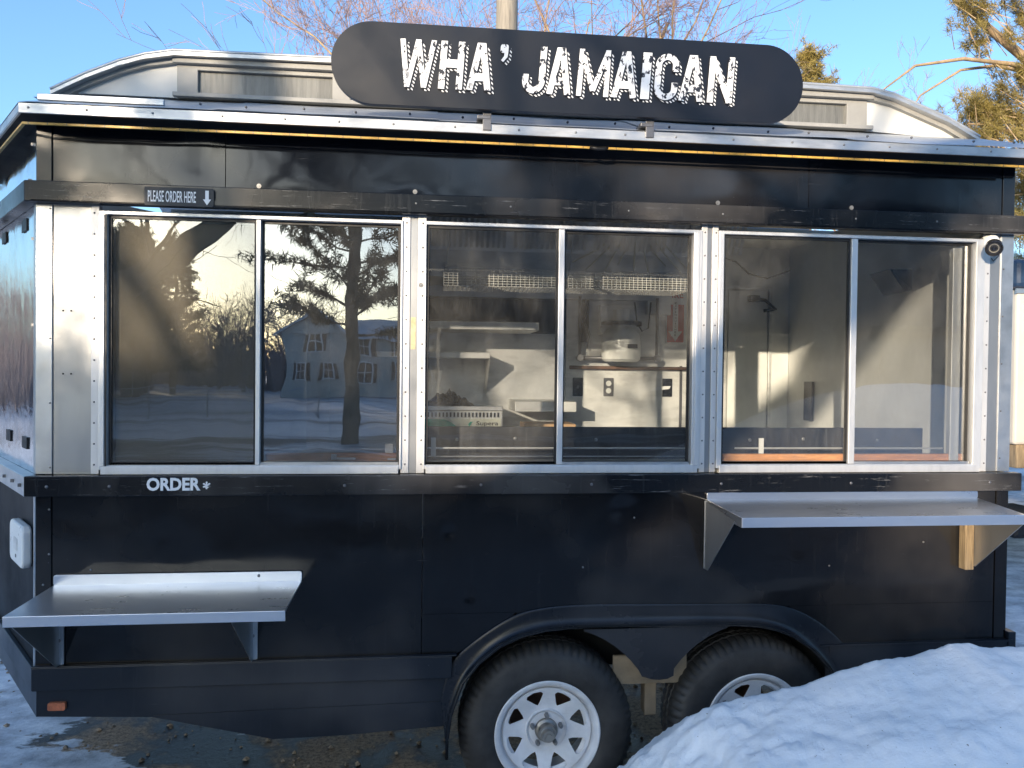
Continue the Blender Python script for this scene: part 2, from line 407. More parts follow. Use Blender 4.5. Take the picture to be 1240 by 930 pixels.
# ------------------------------------------------------------------ ground
def ground_h(x, y):
    e = max(abs(x - .5) / 9, abs(y - 1) / 7)
    return .05 + (noise.fractal(Vector((x * .9, y * .9, 3)), .8, 2.0, 4) * .014) * max(0, 1 - e)
g = MB().grid(lambda u, v: (-8.5 + 18 * u, -6 + 14 * v, ground_h(-8.5 + 18 * u, -6 + 14 * v)), 180, 140)
tag(g.build('ground', M['ground'], None, True), kind='structure')
g = MB().grid(lambda u, v: ((u - .5) * 900, (v - .5) * 900, .03 if abs(u - .5) < .012 and abs(v - .5) < .012 else .03), 90, 90)
tag(g.build('snow_field', M['field'], None, True), kind='structure')

def drive_mat():
    m, nt, b = nodes('driveway_gravel_and_ice')
    a = ramp(nt, tex(nt, .5, 8, .68, (.35, 1.6, 1)), [(.40, (.055, .052, .048)), (.50, (.13, .125, .12)), (.56, (.50, .52, .55)), (.66, (.72, .74, .77))])
    nt.links.new(a, b.inputs['Base Color']); b.inputs['Roughness'].default_value = .7
    bump(nt, tex(nt, 6, 7, .7), b, .6, .05); return m
g = MB().grid(lambda u, v: (-45 + 90 * u, -17 + 13.5 * v, .052 + .02 * noise.noise(Vector((u * 40, v * 6, 9))) if v < .93 else .052 - (v - .93) * .3), 120, 24)
tag(g.build('driveway', drive_mat(), None, True), kind='structure')
# ------------------------------------------------------------------ food trailer
XL, XR, YB = -1.384, 2.363, 1.95
CD = Vector((-.5857, .8105)); CLEN = 1.15
cL = (XL, 0.0); cN = (XL + CD.x * CLEN, CD.y * CLEN)     # the angled front wall runs from cL to cN
T = empty('food_trailer', (.5, .9, .05), 'black and bare metal food trailer with three sliding serving windows and twin wheels', 'food trailer')
def wavy(x0, x1, z0, z1, y, amp=.0012, dents=(), nx=None, nz=None, seed=0, t=.02):
    nx = nx or max(4, int((x1 - x0) / .03)); nz = nz or max(4, int((z1 - z0) / .03))
    def fn(u, v):
        x = x0 + (x1 - x0) * u; z = z0 + (z1 - z0) * v
        e = min(u, 1 - u, v, 1 - v) * 8; e = min(1, e)
        d = noise.fractal(Vector((x * 1.8, z * 1.8, seed)), .9, 2, 3) * amp * e
        for dx, dz, rr, dep in dents:
            q = ((x - dx) ** 2 + (z - dz) ** 2) / rr ** 2
            d += dep * math.exp(-q)
        return (x, y + d, z)
    mb = MB().grid(fn, nx, nz)
    mb.box(x0, x1, y + .006, y + t, z0, z1)
    return mb
# lower side panels (two sheets with a joint)
wavy(-1.33, -.017, .706, 1.335, 0, .0028, [(-.9, 1.15, .12, .002)], seed=1).build('lower_panel', M['black'], T, True)
wavy(-.014, 2.31, .862, 1.335, .0005, .0030, [(.162, .927, .026, .004), (.088, 1.17, .02, .003), (.45, 1.2, .1, .002), (1.5, 1.12, .1, .002), (.75, 1.25, .05, .003)], 300, 60, seed=4).build('lower_panel', M['black'], T, True)
plate([(-.014, .706), (.11, .706), (.186, .75), (.28, .805), (.34, .861), (-.014, .861)], [], .0007, .02).build('lower_panel', M['black'], T)
plate([(.345, .861), (.345, .83), (.55, .822), (1.36, .820), (1.43, .861)], [], .0015, .02).build('lower_panel', M['black'], T)
plate([(1.435, .861), (1.52, .80), (1.60, .706), (2.31, .706), (2.31, .861)], [], .0007, .02).build('lower_panel', M['black'], T)
for x0, x1 in ((-1.386, -1.333), (2.313, 2.366)):
    MB().box(x0, x1, -.004, .02, .706, 1.33).build('corner_trim', M['black'], T, bevel=.002)
# upper band
for i, (a, b) in enumerate(((-1.33, -.741), (-.738, 1.485), (1.488, 2.31))):
    wavy(a, b, 2.43, 2.641, 0, .0022, [(-.8, 2.53, .1, .004), (.55, 2.54, .14, .004), (1.2, 2.5, .12, -.003)], seed=12 + i).build('upper_panel', M['band'], T, True)
for x0, x1 in ((-1.386, -1.333), (2.313, 2.366)):
    MB().box(x0, x1, -.004, .02, 2.432, 2.64).build('corner_trim', M['band'], T, bevel=.002)
# beams: over the windows and under them; the ends are mitred onto the angled wall
def rail_pts(off): return (XL - .022 / .045 * off, -off)
def beam(name, z0, z1, off, x1, mat_, parent=T):
    a = rail_pts(off); m = MB()
    m.add([(a[0], a[1], z0), (x1, -off, z0), (x1, .0, z0), (XL, .0, z0), (a[0], a[1], z1), (x1, -off, z1), (x1, 0, z1), (XL, 0, z1)],
          [(0, 3, 2, 1), (4, 5, 6, 7), (0, 1, 5, 4), (1, 2, 6, 5), (2, 3, 7, 6), (3, 0, 4, 7)])
    return m.build(name, mat_, parent, bevel=.003)
def side_beam(name, z0, z1, off, mat_, L=CLEN, parent=T):
    a = rail_pts(off); n = Vector((-.8105, -.5857)); e = Vector(cL) + CD * L
    b = e + n * off; m = MB()
    m.add([(*b, z0), (*a, z0), (*cL, z0), (*e, z0), (*b, z1), (*a, z1), (*cL, z1), (*e, z1)],
          [(0, 3, 2, 1), (4, 5, 6, 7), (0, 1, 5, 4), (1, 2, 6, 5), (2, 3, 7, 6), (3, 0, 4, 7)])
    return m.build(name, mat_, parent, bevel=.003)
ub = beam('upper_beam', 2.357, 2.430, .045, 2.384, M['beam']); side_beam('upper_beam', 2.357, 2.430, .0445, M['beam'])
MB().box(XL, 2.384, -.052, -.045, 2.362, 2.378).build('drip_lip', M['beam'], ub)
lb = beam('ledge_board', 1.322, 1.394, .045, 2.39, M['beam']); lb2 = side_beam('ledge_board', 1.322, 1.394, .0445, M['alu'])
place(text_mb('ORDER', .1, .8, .0035, .0006), -.993, -.808, 1.341, 1.388, -.0462).build('lettering', M['white'], lb)
place(text_mb('*', .1, .8, .002, .0006), -.800, -.774, 1.346, 1.374, -.0462).build('asterisk', M['white'], lb)
def bolts(pts, r, h, name, mat_, parent, n=10, axis='y', kind=None):
    m = MB()
    for x, y, z in pts:
        m.lathe([(0.0001, -h), (r * .55, -h), (r * .9, -h * .6), (r, 0)], (x, y, z), n)
    o = m.build(name, mat_, parent, True)
    if kind: o['kind'] = kind
    return o
for x in (-.62, -.055, 1.115, 1.665):
    z = 2.447
    w_ = MB().lathe([(.0001, -.004), (.004, -.004), (.005, -.002), (.0085, -.002), (.0085, 0)], (x, -.002, z), 16).build('washer_bolt', M['bolt'], T, 'auto')
bolts([(x, -.045, 2.395) for x in (-.05, .3, .75, 1.12, 1.66, 2.0)], .004, .002, 'beam_screws', M['bolt'], T, 8, kind='stuff')
bolts([(x, -.045, 1.357) for x in (-1.33, -1.12, -.3, .2, .62, 1.13, 1.66, 2.25)], .006, .003, 'ledge_screws', M['rivet'], T, 8, kind='stuff')
bolts([(-1.34, -.004, 1.27), (-1.34, -.004, 1.11), (-1.36, -.004, 1.0), (1.555, 0, 1.20), (1.60, 0, 1.02), (2.0, 0, 1.11), (.6, 0, 1.03), (.8, 0, 1.22), (.3, 0, .8), (-1.2, 0, 1.05)], .004, .003, 'panel_screws', M['bolt'], T, 8, kind='stuff')

# window band: metal panels and pillars
def rivets(xs, z0, z1, n, y, parent, r=.0036, name='rivets'):
    return bolts([(x + (.004 if k % 2 and False else 0), y, z0 + (z1 - z0) * k / (n - 1)) for x in xs for k in range(n)], r, .0025, name, M['rivet'], parent, 7, kind='stuff')
p = wavy(-1.327, -1.196, 1.396, 2.357, -.001, .003, [(-1.26, 2.1, .05, -.003), (-1.25, 1.7, .06, .002)], 20, 60, seed=31).build('metal_panel', M['alu_panel'], T, True)
bolts([(-1.295, -.002, 1.98), (-1.268, -.002, 1.98), (-1.295, -.002, 1.755), (-1.268, -.002, 1.755)], .0035, .001, 'screw_holes', M['gasket'], p, 7, kind='stuff')
c_ = MB().box(-1.386, -1.330, -.005, .02, 1.396, 2.357).build('corner_trim', M['alu'], T, bevel=.002)
rivets([-1.337], 1.42, 2.34, 5, -.005, c_)
c_ = MB().box(-1.199, -1.171, -.006, .02, 1.396, 2.357).build('trim_strip', M['trim'], T, bevel=.0015)
rivets([-1.188], 1.43, 2.33, 13, -.006, c_)
for a, b in ((-.101, -.010), (1.052, 1.120)):
    MB().box(a, b, 0, .02, 1.396, 2.357).build('window_pillar', M['alu_panel'], T)
    wd = (b - a) * .34
    for q0, q1, e in ((a + .001, a + wd, a + wd * .55), (b - wd, b - .001, b - wd * .45)):
        c_ = MB().box(q0, q1, -.006, .0, 1.396, 2.357).build('trim_strip', M['trim'], T, bevel=.0015)
        rivets([e], 1.43, 2.33, 11, -.006, c_)
MB().box(-.066, -.048, -.0012, .002, 1.86, 1.98).build('yellow_stain', plain('yellow_residue', (.62, .50, .28), .7, 0, .3, 40), T)
c_ = MB().lathe([(.0001, -.005), (.004, -.005), (.005, -.002), (.009, -.002), (.009, 0)], (-.030, -.006, 2.10), 16).build('washer_bolt', M['bolt'], T, 'auto')
p = wavy(2.231, 2.312, 1.396, 2.357, -.001, .002, (), 8, 50, seed=41).build('metal_panel', M['alu_panel'], T, True)
c_ = MB().box(2.31, 2.366, -.005, .02, 1.396, 2.357).build('corner_trim', M['alu'], T, bevel=.002)
rivets([2.322], 1.45, 2.22, 5, -.005, c_)
c_ = MB().box(2.233, 2.262, -.006, -.0005, 1.396, 2.357).build('trim_strip', M['trim'], T, bevel=.0015)
rivets([2.252], 1.43, 2.20, 9, -.006, c_)

# windows
def window(x0, x1, panes, mats, inner=None):
    z0, z1 = 1.412, 2.338
    holes = [rect(a, b, 1.430, 2.322) for a, b in panes]
    fr = plate(rect(x0, x1, z0, z1), [rect(panes[0][0] - .004, panes[-1][1] + .004, 1.427, 2.325)], -.014, .05).build('window_frame', M['alu_bright'], T, bevel=.002)
    MB().box(x0 + .01, x1 - .01, -.020, -.0145, 1.396, 1.424).build('sill_track', M['alu_bright'], fr, bevel=.0015)
    MB().box(panes[0][0], panes[-1][1], .0, .045, 1.4275, 1.4365).build('track_rail', M['alu'], fr)
    dv = (panes[0][1], panes[1][0])
    MB().box(dv[0] + .001, dv[1] - .001, -.010, .03, 1.428, 2.324).build('meeting_stile', M['alu_bright'], fr, bevel=.002)
    for k, ((a, b), mt) in enumerate(zip(panes, mats)):
        y = .004 + .014 * k
        g_ = plate(rect(a - .0005, b + .0005, 1.4285, 2.3235), [rect(a + .007, b - .007, 1.4375, 2.314)], y - .004, y + .008).build('gasket', M['gasket'], fr)
        MB().box(a + .006, b - .006, y + .001, y + .004, 1.437, 2.3145).build('pane', mt, fr)
    return fr
w1 = window(-1.171, -.097, ((-1.138, -.628), (-.610, -.109)), (M['g1'], M['g2']))
MB().box(-1.164, -1.150, -.019, -.0145, 1.426, 2.325).build('sash_stile', M['alu_bright'], w1, bevel=.001)
MB().box(-1.1475, -1.142, -.0175, -.0145, 1.426, 2.325).build('sash_gap', M['gasket'], w1)
MB().box(-1.13, -.63, .028, .0285, 1.44, 2.31).build('insect_screen', M['screen'], w1)
w2 = window(-.016, 1.052, ((-.007, .489), (.513, 1.015)), (M['g3'], M['g3']))
MB().box(1.028, 1.040, -.019, -.0145, 1.426, 2.325).build('sash_stile', M['alu_bright'], w2, bevel=.001)
w3 = window(1.120, 2.233, ((1.144, 1.665), (1.693, 2.192)), (M['g4'], M['g6']))
MB().box(2.135, 2.175, .04, .065, 1.43, 2.31).build('inner_stile', M['alu_bright'], w3, bevel=.002)
# angled front wall
n2 = Vector((-.8105, -.5857))
def on_side(s, off=0): return tuple(Vector(cL) + CD * s + n2 * off)
sp_ = MB()
def sidefn(z0, z1, s0, s1, amp, seed, dark=False):
    def fn(u, v):
        s = s0 + (s1 - s0) * u; z = z0 + (z1 - z0) * v
        q = noise.fractal(Vector((s * 5, z * 3, seed)), .9, 2, 3) * amp
        a = on_side(s, q); return (a[0], a[1], z)
    return fn
sw = MB().grid(sidefn(1.394, 2.357, .035, CLEN, .0016, 3), 90, 90).build('side_panel', M['mirror'], T, True)
MB().slab(on_side(CLEN, -.006), on_side(0.0, -.006), 1.38, 2.66, .02).build('side_backing', M['dark'], T)
MB().slab(on_side(.035, .004), on_side(0, .004), 1.396, 2.357, .01).build('corner_trim', M['alu'], T)
MB().grid(sidefn(2.43, 2.66, .0, CLEN, .001, 8), 40, 10).build('side_panel', M['mirror_top'], T, True)
MB().grid(sidefn(.70, 1.322, .0, CLEN, .001, 5), 40, 20).build('side_panel', M['side_black'], T, True)
MB().slab(on_side(CLEN, -.008), on_side(0.0, -.008), .53, 1.38, .02).build('side_backing', M['dark'], T)
MB().slab(on_side(.022, .006), on_side(0, .006), .706, 1.322, .012).build('corner_trim', M['alu'], T)
for s, z in ((.20, 2.305), (.62, 2.31), (.52, 1.50), (.19, 1.495)):
    MB().slab(on_side(s + .045, .006), on_side(s - .045, .006), z - .022, z + .022, .005).build('black_patch', M['gasket'], T, bevel=.001)
mb = MB()
for s, z in ((.07, 2.58), (.25, 2.47), (.45, 2.46), (.12, 2.46), (.06, 2.24), (.06, 1.93)):
    a = on_side(s, .001); mb.box(a[0] - .004, a[0] + .004, a[1] - .005, a[1] + .003, z - .005, z + .005)
mb.build('side_rivets', M['rivet'], T)['kind'] = 'stuff'
for s in (.03, .17, .33):
    a = on_side(s, .0455); MB().box(a[0] - .006, a[0] + .004, a[1] - .005, a[1] + .004, 1.352, 1.364).build('bolt', M['rivet'], lb2)
# skirt
beam('skirt_ledge', .622, .706, .018, .100, M['skirt'])
beam('skirt_cap', .7062, .712, .022, .118, M['skirt'])
side_beam('skirt_ledge', .622, .706, .0175, M['skirt']); 
plate([(XL, .524), (-.98, .508), (-.56, .410), (-.3, .414), (.07, .434), (.10, .50), (.14, .6215), (XL, .6215)], [], .001, .02).build('skirt_panel', M['skirt'], T, bevel=.001)
plate([(-.985, .5095), (-.555, .4115), (-.3, .4155), (.065, .4355), (.09, .5), (.1, .53), (-.98, .515)], [], -.0025, .0005).build('skirt_patch', M['skirt'], T)
MB().slab(on_side(CLEN, 0), on_side(0.0, 0), .524, .6215, .02).build('skirt_panel', M['skirt'], T)
MB().box(1.60, 2.375, -.014, .02, .45, .702).build('skirt_panel', M['skirt'], T, bevel=.002)
MB().box(1.56, 2.385, -.022, .0, .7025, .709).build('skirt_cap', M['skirt'], T)
MB().box(2.367, 2.40, -.02, .1, .40, .74).build('rear_corner', M['skirt'], T, bevel=.003)
ml = plate(rrect(-1.341, -1.281, .549, .577, .006), [], -.012, .001).build('marker_light', M['amber'], T, bevel=.003)
# fender
lip = [(.082, .33), (.083, .40), (.095, .49), (.138, .612), (.199, .687), (.275, .747), (.36, .785), (.45, .805), (.54, .813), (.9, .811), (1.2, .808), (1.30, .799), (1.37, .782), (1.43, .758), (1.51, .706), (1.58, .635), (1.635, .55), (1.665, .46), (1.67, .38)]
seam = [(.06, .52), (.07, .58), (.09, .64), (.118, .69), (.186, .745), (.265, .80), (.33, .835), (.391, .857), (.55, .877), (.9, .868), (1.2, .864), (1.33, .862), (1.42, .85), (1.50, .82), (1.58, .77), (1.66, .70), (1.70, .64), (1.72, .56), (1.73, .5)]
def flare():
    mb = MB(); n = len(lip); vs = []
    for (x, z), (a, b) in zip(lip, seam):
        b += .014
        vs += [(a, -.003, b), (a * .96 + x * .04, -.007, b * .96 + z * .04), (a * .22 + x * .78, -.012, b * .22 + z * .78), (a * .08 + x * .92, -.028, b * .08 + z * .92), (x, -.045, z)]
    fs = [(i * 5 + j, (i + 1) * 5 + j, (i + 1) * 5 + j + 1, i * 5 + j + 1) for i in range(n - 1) for j in range(4)]
    return mb.add(vs, fs)
fl = flare().build('fender', M['fender'], T, True)
fl.modifiers.new('round', 'SUBSURF').render_levels = 2; fl.modifiers['round'].levels = 1
MB().path([(x, -.046, z) for x, z in lip], .006, 8).build('fender_lip', M['fender'], fl, True)
ci = []
for a in range(12, 78, 6): ci.append((.47 + .425 * math.cos(R(a + 0)), .39 + .425 * math.sin(R(a))))
ci = [q for q in ci if q[1] > .63]
mid = [(1.77 - x, z) for x, z in ci]
poly = [(.60, .80)] + [q for q in sorted(ci, key=lambda q: q[0])] + [(.83, .612), (.87, .600), (.90, .597), (.93, .600), (.955, .612)] + sorted([(1.30 - (x - .47), z) for x, z in ci], key=lambda q: q[0]) + [(1.17, .80)]
MB().prism(poly, -.034, -.028).build('fender_web', M['fender'], fl)
# inner arch over both wheels
ar = [(x, z + .004) for x, z in lip]
mb = MB(); n = len(ar)
mb.add([(x, -.06, z) for x, z in ar] + [(x, .30, z) for x, z in ar], [(i, i + 1, i + 1 + n, i + n) for i in range(n - 1)])
mb.build('wheel_arch', M['dark'], T, True)
MB().box(.10, 1.66, .322, .329, .60, .83).build('inner_fender', M['dark'], T)
# floor, frame, axles
und = MB().box(-1.36, .09, .021, 1.93, .66, .72); und.box(.09, 1.68, .32, 1.93, .66, .72); und.box(1.68, 2.34, .021, 1.93, .66, .72)
und.add([(XL, .02, .66), (cN[0] + .03, cN[1], .66), (-1.36, 1.93, .66), (XL, .02, .72), (cN[0] + .03, cN[1], .72), (-1.36, 1.93, .72)], [(0, 1, 2), (5, 4, 3), (0, 3, 4, 1), (1, 4, 5, 2)])
und.build('underfloor', M['dark'], T)
MB().box(-.4, 2.2, .33, .38, .52, .64).build('frame_rail', M['dark'], T, bevel=.004)
MB().box(-.4, 2.2, 1.5, 1.55, .52, .64).build('frame_rail', M['tan_steel'], T, bevel=.004)
mb = MB()
for k in range(3): mb.path([(.52 + .03 * k, .29, .46 + .012 * k), (.88, .29, .50 + .012 * k), (1.25 - .03 * k, .29, .46 + .012 * k)], .007, 6)
mb.build('leaf_spring', M['tan_steel'], T)
MB().box(.74, 1.04, .06, .075, .545, .66).build('hanger_plate', M['tan_steel'], T, bevel=.003)
MB().box(.88, .93, .10, .16, .40, .56).build('spring_hanger', M['tan_steel'], T, bevel=.005)
for x in (.47, 1.30):
    MB().tube((x, .22, .39), (x, 1.7, .39), .035, n=10).build('axle', M['rust'], T, True)
    MB().lathe([(.001, .19), (.13, .19), (.13, .25), (.001, .25)], (x, 0, .39), 24).build('brake_drum', M['rust'], T, 'auto')
def make_wheel(x, y, z):
    r = .341; c = (x, y, z)
    # tyre with lugged shoulders
    prof = [(.196, .020), (.205, .006), (.225, -.004), (.258, -.008), (.290, -.004), (.305, .002), (.312, .006), (.328, .018), (.338, .034), (.341, .050), (.3412, .076), (.335, .080), (.335, .084), (.3412, .088), (.3412, .117), (.335, .121), (.335, .125), (.3412, .129), (.341, .155), (.338, .171), (.328, .187), (.305, .203), (.27, .213), (.225, .209), (.196, .185)]
    def rm(rr, j, k):
        if j in (7, 8) or j in (19, 20): return rr - (.0085 if k % 3 == 0 else 0)
        if j in (6,): return rr - (.004 if k % 3 == 0 else 0)
        if j in (9, 10, 13, 14, 17, 18): return rr - (.004 if k % 3 == 0 else 0)
        return rr
    W = empty('wheel', c, None, None, parent=T)
    MB().lathe(prof, c, 192, rmod=rm).build('tyre', M['tyre'], W, 'auto')
    mb = MB()
    mb.lathe([(.150, .048), (.158, .040), (.166, .036), (.176, .034), (.180, .028), (.181, .020), (.184, .010), (.192, .003), (.203, .0), (.2065, .003), (.206, .010), (.200, .014), (.194, .03), (.186, .06), (.182, .17), (.20, .19)], c, 72)
    mb.build('rim', M['wheel_white'], W, 'auto')
    holes = []
    for k in range(8):
        a = 2 * math.pi * k / 8 + .34
        # rounded triangle, point towards the hub side
        tri = [(.155, -.155), (.155, .155), (.118, .20), (.108, .155), (.112, -.05), (.135, -.17)]
        tri = [(.157, -.18), (.160, .0), (.157, .18), (.147, .235), (.110, .10), (.098, .0), (.110, -.10), (.147, -.235)]
        if k % 1 == 0: holes.append([(x + rr * math.cos(a + t), z + rr * math.sin(a + t)) for rr, t in tri])
    oc = [(x + .172 * math.cos(2 * math.pi * k / 64), z + .172 * math.sin(2 * math.pi * k / 64)) for k in range(64)]
    ic = [(x + .046 * math.cos(2 * math.pi * k / 32), z + .046 * math.sin(2 * math.pi * k / 32)) for k in range(32)]
    d = plate(oc, holes + [ic], y + .040, y + .046)
    def dish(v):
        q = math.hypot(v[0] - x, v[2] - z); return (v[0], v[1] + (.012 * math.cos(min(1, max(0, (q - .09) / .08)) * math.pi) - .004), v[2])
    d.v = [dish(v) for v in d.v]
    d.build('wheel_disc', M['wheel_white'], W, 'auto', bevel=.0015)
    MB().lathe([(.044, .046), (.068, .046), (.078, .038), (.082, .048), (.09, .052)], c, 48).build('hub_flange', M['wheel_white'], W, 'auto')
    MB().lathe([(.0001, -.026), (.012, -.026), (.014, -.020), (.022, -.020), (.0235, -.014), (.0235, .0), (.027, .004), (.033, .004), (.035, .01), (.035, .028), (.044, .034), (.046, .05)], c, 36).build('hub', metal('hub_steel', (.34, .32, .29), .4), W, 'auto')
    for k in range(5):
        a = R(90 + 72 * k); q = (x + .058 * math.cos(a), y, z + .058 * math.sin(a))
        MB().lathe([(.0001, .018), (.006, .018), (.0075, .022), (.0095, .03), (.0095, .05)], q, 6).build('lug_nut', M['bolt'], W, 'auto')
    return W
make_wheel(.47, -.010, .39); make_wheel(1.303, -.010, .392)
# tongue at the nose
tz = .42
MB().path([(-1.9, .9, tz), (-3.5, 1.9, tz)], .03, 4).build('tongue_bar', M['white_panel'], T)
MB().path([(-1.9, 2.1, tz), (-3.5, 2.0, tz)], .03, 4).build('tongue_bar', M['white_panel'], T)
# soffit, fascia, roof
ea = (-1.372, -.15); e2 = Vector(cL) + n2 * .078 + CD * CLEN
XE = 2.47; ZR = 2.885; YR = .35
MB().add([(ea[0], ea[1], 2.633), (XE, -.15, 2.633), (XE, .03, 2.645), (XL + .01, .03, 2.645), (*e2, 2.633), (cN[0] + .2, cN[1] + .05, 2.645)],
         [(0, 3, 2, 1), (0, 4, 5, 3)]).build('soffit', M['dark'], T)
fs_ = MB().add([(ea[0], -.152, 2.629), (XE, -.152, 2.629), (XE, -.144, 2.629), (ea[0], -.144, 2.629), (ea[0], -.152, 2.663), (XE, -.152, 2.663), (XE, -.144, 2.663), (ea[0], -.144, 2.663)],
         [(0, 3, 2, 1), (4, 5, 6, 7), (0, 1, 5, 4), (1, 2, 6, 5), (2, 3, 7, 6), (3, 0, 4, 7)]).build('fascia', M['fascia'], T, bevel=.0015)
bolts([(-1.34 + .205 * k + .02 * math.sin(k * 5), -.152, 2.647) for k in range(19)], .0045, .003, 'fascia_screws', M['bolt'], fs_, 8, kind='stuff')
mb = MB().slab(tuple(e2), (ea[0] - .0, ea[1] + .002), 2.629, 2.663, .008); f2 = mb.build('fascia', M['fascia'], T, bevel=.0015)
# roof sheets, each lapping the next
xs = [-1.372, -.75, .02, .80, 1.58, XE]
for k in range(5):
    a, b = xs[k], xs[k + 1]; dz = .004 * (k % 2)
    zl = ZR
    mb = MB().grid(lambda u, v: (a + (b + .01 - a) * u + (0 if k else .30 * v * (1 - u)), -.156 + (YR + .06 + .156) * v,
                                 2.665 + dz + (zl - 2.665) * v + noise.noise(Vector(((a + (b - a) * u) * 3, v * 3, 5))) * .004), 16, 8)
    r_ = mb.build('roof_sheet', M['roof'], T, True)
    pts = [(a + (b - a) * (q + .5) / 4, -.06 + (.06 if q % 2 else 0), 2.665 + (zl - 2.665) * (.1 + (.06 if q % 2 else 0)) / .566 + .008) for q in range(4)]
    bolts(pts, .005, .008, 'roof_screws', M['rivet'], r_, 6, kind='stuff')
MB().add([(*ea, 2.665), (*e2, 2.665), (cN[0] + .5, cN[1] + .1, 2.86), (-1.072, .41, ZR)], [(0, 3, 2, 1)]).build('roof_sheet', M['roof'], T)
MB().box(-1.35, -.93, -.075, -.06, 2.70, 2.722).build('roof_flashing', M['roof'], T, bevel=.002)
MB().add([(-1.6, .42, 2.872), (-1.0, .42, 2.872), (-1.0, 1.5, 2.872), (-1.6, 1.5, 2.872), (1.92, .42, 2.872), (XE, .42, 2.872), (XE, 1.5, 2.872), (1.92, 1.5, 2.872), (XE, 2.1, 2.66), (-1.6, 2.1, 2.66)], [(0, 1, 2, 3), (4, 5, 6, 7), (3, 2, 7, 6, 8, 9)]).build('roof_sheet', M['roof'], T)
bk = plate(rect(-1.018, 1.93, 2.872, 3.03), [rect(a, b, 2.892, 3.01) for a, b in ((-.937, .45), (.52, 1.835))], 1.5, 1.52).build('clerestory_frame', M['clere'], T)  # unseen rear openings and milky panes, added to let daylight into the cabin
for a, b in ((-.94, .453), (.517, 1.838)): MB().box(a, b, 1.508, 1.512, 2.889, 3.013).build('clerestory_pane', M['milky_pane'], T)
# raised clerestory with curved ends
arcL = [(-1.48, 2.862), (-1.44, 2.884), (-1.35, 2.932), (-1.224, 2.988), (-1.129, 3.019), (-1.018, 3.040)]
arcR = [(1.931, 3.040), (2.03, 3.020), (2.128, 2.985), (2.288, 2.927), (2.39, 2.876), (2.44, 2.85)]
top = arcL + [(-.4, 3.044), (.45, 3.050), (1.3, 3.048)] + arcR
CL = MB(); n = len(top)
CL.add([(x, .30, z) for x, z in top] + [(x, 1.55, z) for x, z in top] + [(x, .30, z - .016) for x, z in top] + [(x, 1.55, z - .016) for x, z in top],
       [(i, i + 1, i + 1 + n, i + n) for i in range(n - 1)] + [(i + 2 * n, i + 3 * n, i + 1 + 3 * n, i + 1 + 2 * n) for i in range(n - 1)] + [(i, i + 2 * n, i + 1 + 2 * n, i + 1) for i in range(n - 1)])
cl = CL.build('clerestory_roof', M['fascia'], T, 'auto')
MB().path([(x, .302, z + .004) for x, z in top], .006, 6).build('roof_bead', M['roof'], cl, True)
m1 = [(x, z - .018) for x, z in arcL[1:]]
plate([(-1.40, 2.872)] + [(x + .012, z - .022) for x, z in arcL[2:]] + [(-1.018, 2.872)], [], .352, .362).build('clerestory_end_panel', M['white_panel'], T)
plate([(1.93, 2.872)] + [(x - .006, z - .024) for x, z in arcR[0:5]], [], .352, .362).build('clerestory_end_panel', M['white_panel'], T)
# framing under the curved edge
def under(arc):
    k = len(arc)
    return MB().add([(x, .33, z - .016) for x, z in arc] + [(x, .33, z - .034) for x, z in arc] + [(x, .365, z - .016) for x, z in arc] + [(x, .365, z - .034) for x, z in arc],
                    [(i, i + 1, i + 1 + k, i + k) for i in range(k - 1)] + [(i + k, i + 1 + k, i + 1 + 3 * k, i + 3 * k) for i in range(k - 1)])
under(arcL).build('end_framing', M['clere'], T); under(arcR).build('end_framing', M['clere'], T)
cw = [(-.937, -.403), (-.33, .45), (.52, 1.24), (1.30, 1.835)]
plate(rect(-1.018, 1.93, 2.872, 3.03), [rect(a, b, 2.892, 2.985) for a, b in cw], .345, .375).build('clerestory_frame', M['clere'], T, bevel=.002)
for a, b in cw: MB().box(a - .003, b + .003, .362, .366, 2.889, 2.988).build('clerestory_pane', M['hazy_pane'], T)
MB().box(-1.03, 1.95, .325, .345, 2.872, 2.889).build('clerestory_sill', M['clere'], T, bevel=.002)
MB().box(-1.03, 1.95, .322, .345, 3.004, 3.026).build('clerestory_header', M['clere'], T, bevel=.002)
# yellow light strip under the eave
mb = MB().box(XL, .60, -.104, -.096, 2.606, 2.6135); ys = mb.build('light_strip', M['yellow'], T)
MB().box(.64, 2.36, -.104, -.096, 2.606, 2.6135).build('light_strip', M['yellow'], T)
MB().slab(on_side(CLEN, .060), on_side(-.08, .060), 2.606, 2.6135, .01).build('light_strip', M['yellow'], T)
MB().path([(.585, -.10, 2.612), (.61, -.106, 2.606), (.64, -.104, 2.608), (.65, -.10, 2.613)], .008, 6).build('strip_connector', M['gasket'], T, True)
mb = MB(); 
for k in range(60): mb.box(XL + .02 + k * .062, XL + .022 + k * .062, -.1055, -.1042, 2.6063, 2.6132)
mb.build('strip_clips', M['rivet'], T)['kind'] = 'stuff'

# ------------------------------------------------------------------ interior of the trailer
MB().box(-1.36, 2.34, YB - .05, YB, .72, 2.62).build('back_wall', M['int_wall'], T)
MB().box(2.345, 2.362, .02, YB, .72, 2.62).build('end_wall', M['int_wall'], T)
MB().slab((XL + CD.x * CLEN - .0, CD.y * CLEN + .0), (-1.36, YB), .7, 2.66, -.02).build('nose_wall', M['int_wall'], T)
MB().box(-1.36, 2.34, .335, YB - .05, .721, .74).build('cabin_floor', M['int_floor'], T)
MB().box(-1.36, 2.34, .02, .45, 2.60, 2.62).build('ceiling_panel', M['int_wall'], T)
MB().box(-1.36, 2.34, 1.35, YB - .05, 2.60, 2.62).build('ceiling_panel', M['int_wall'], T)
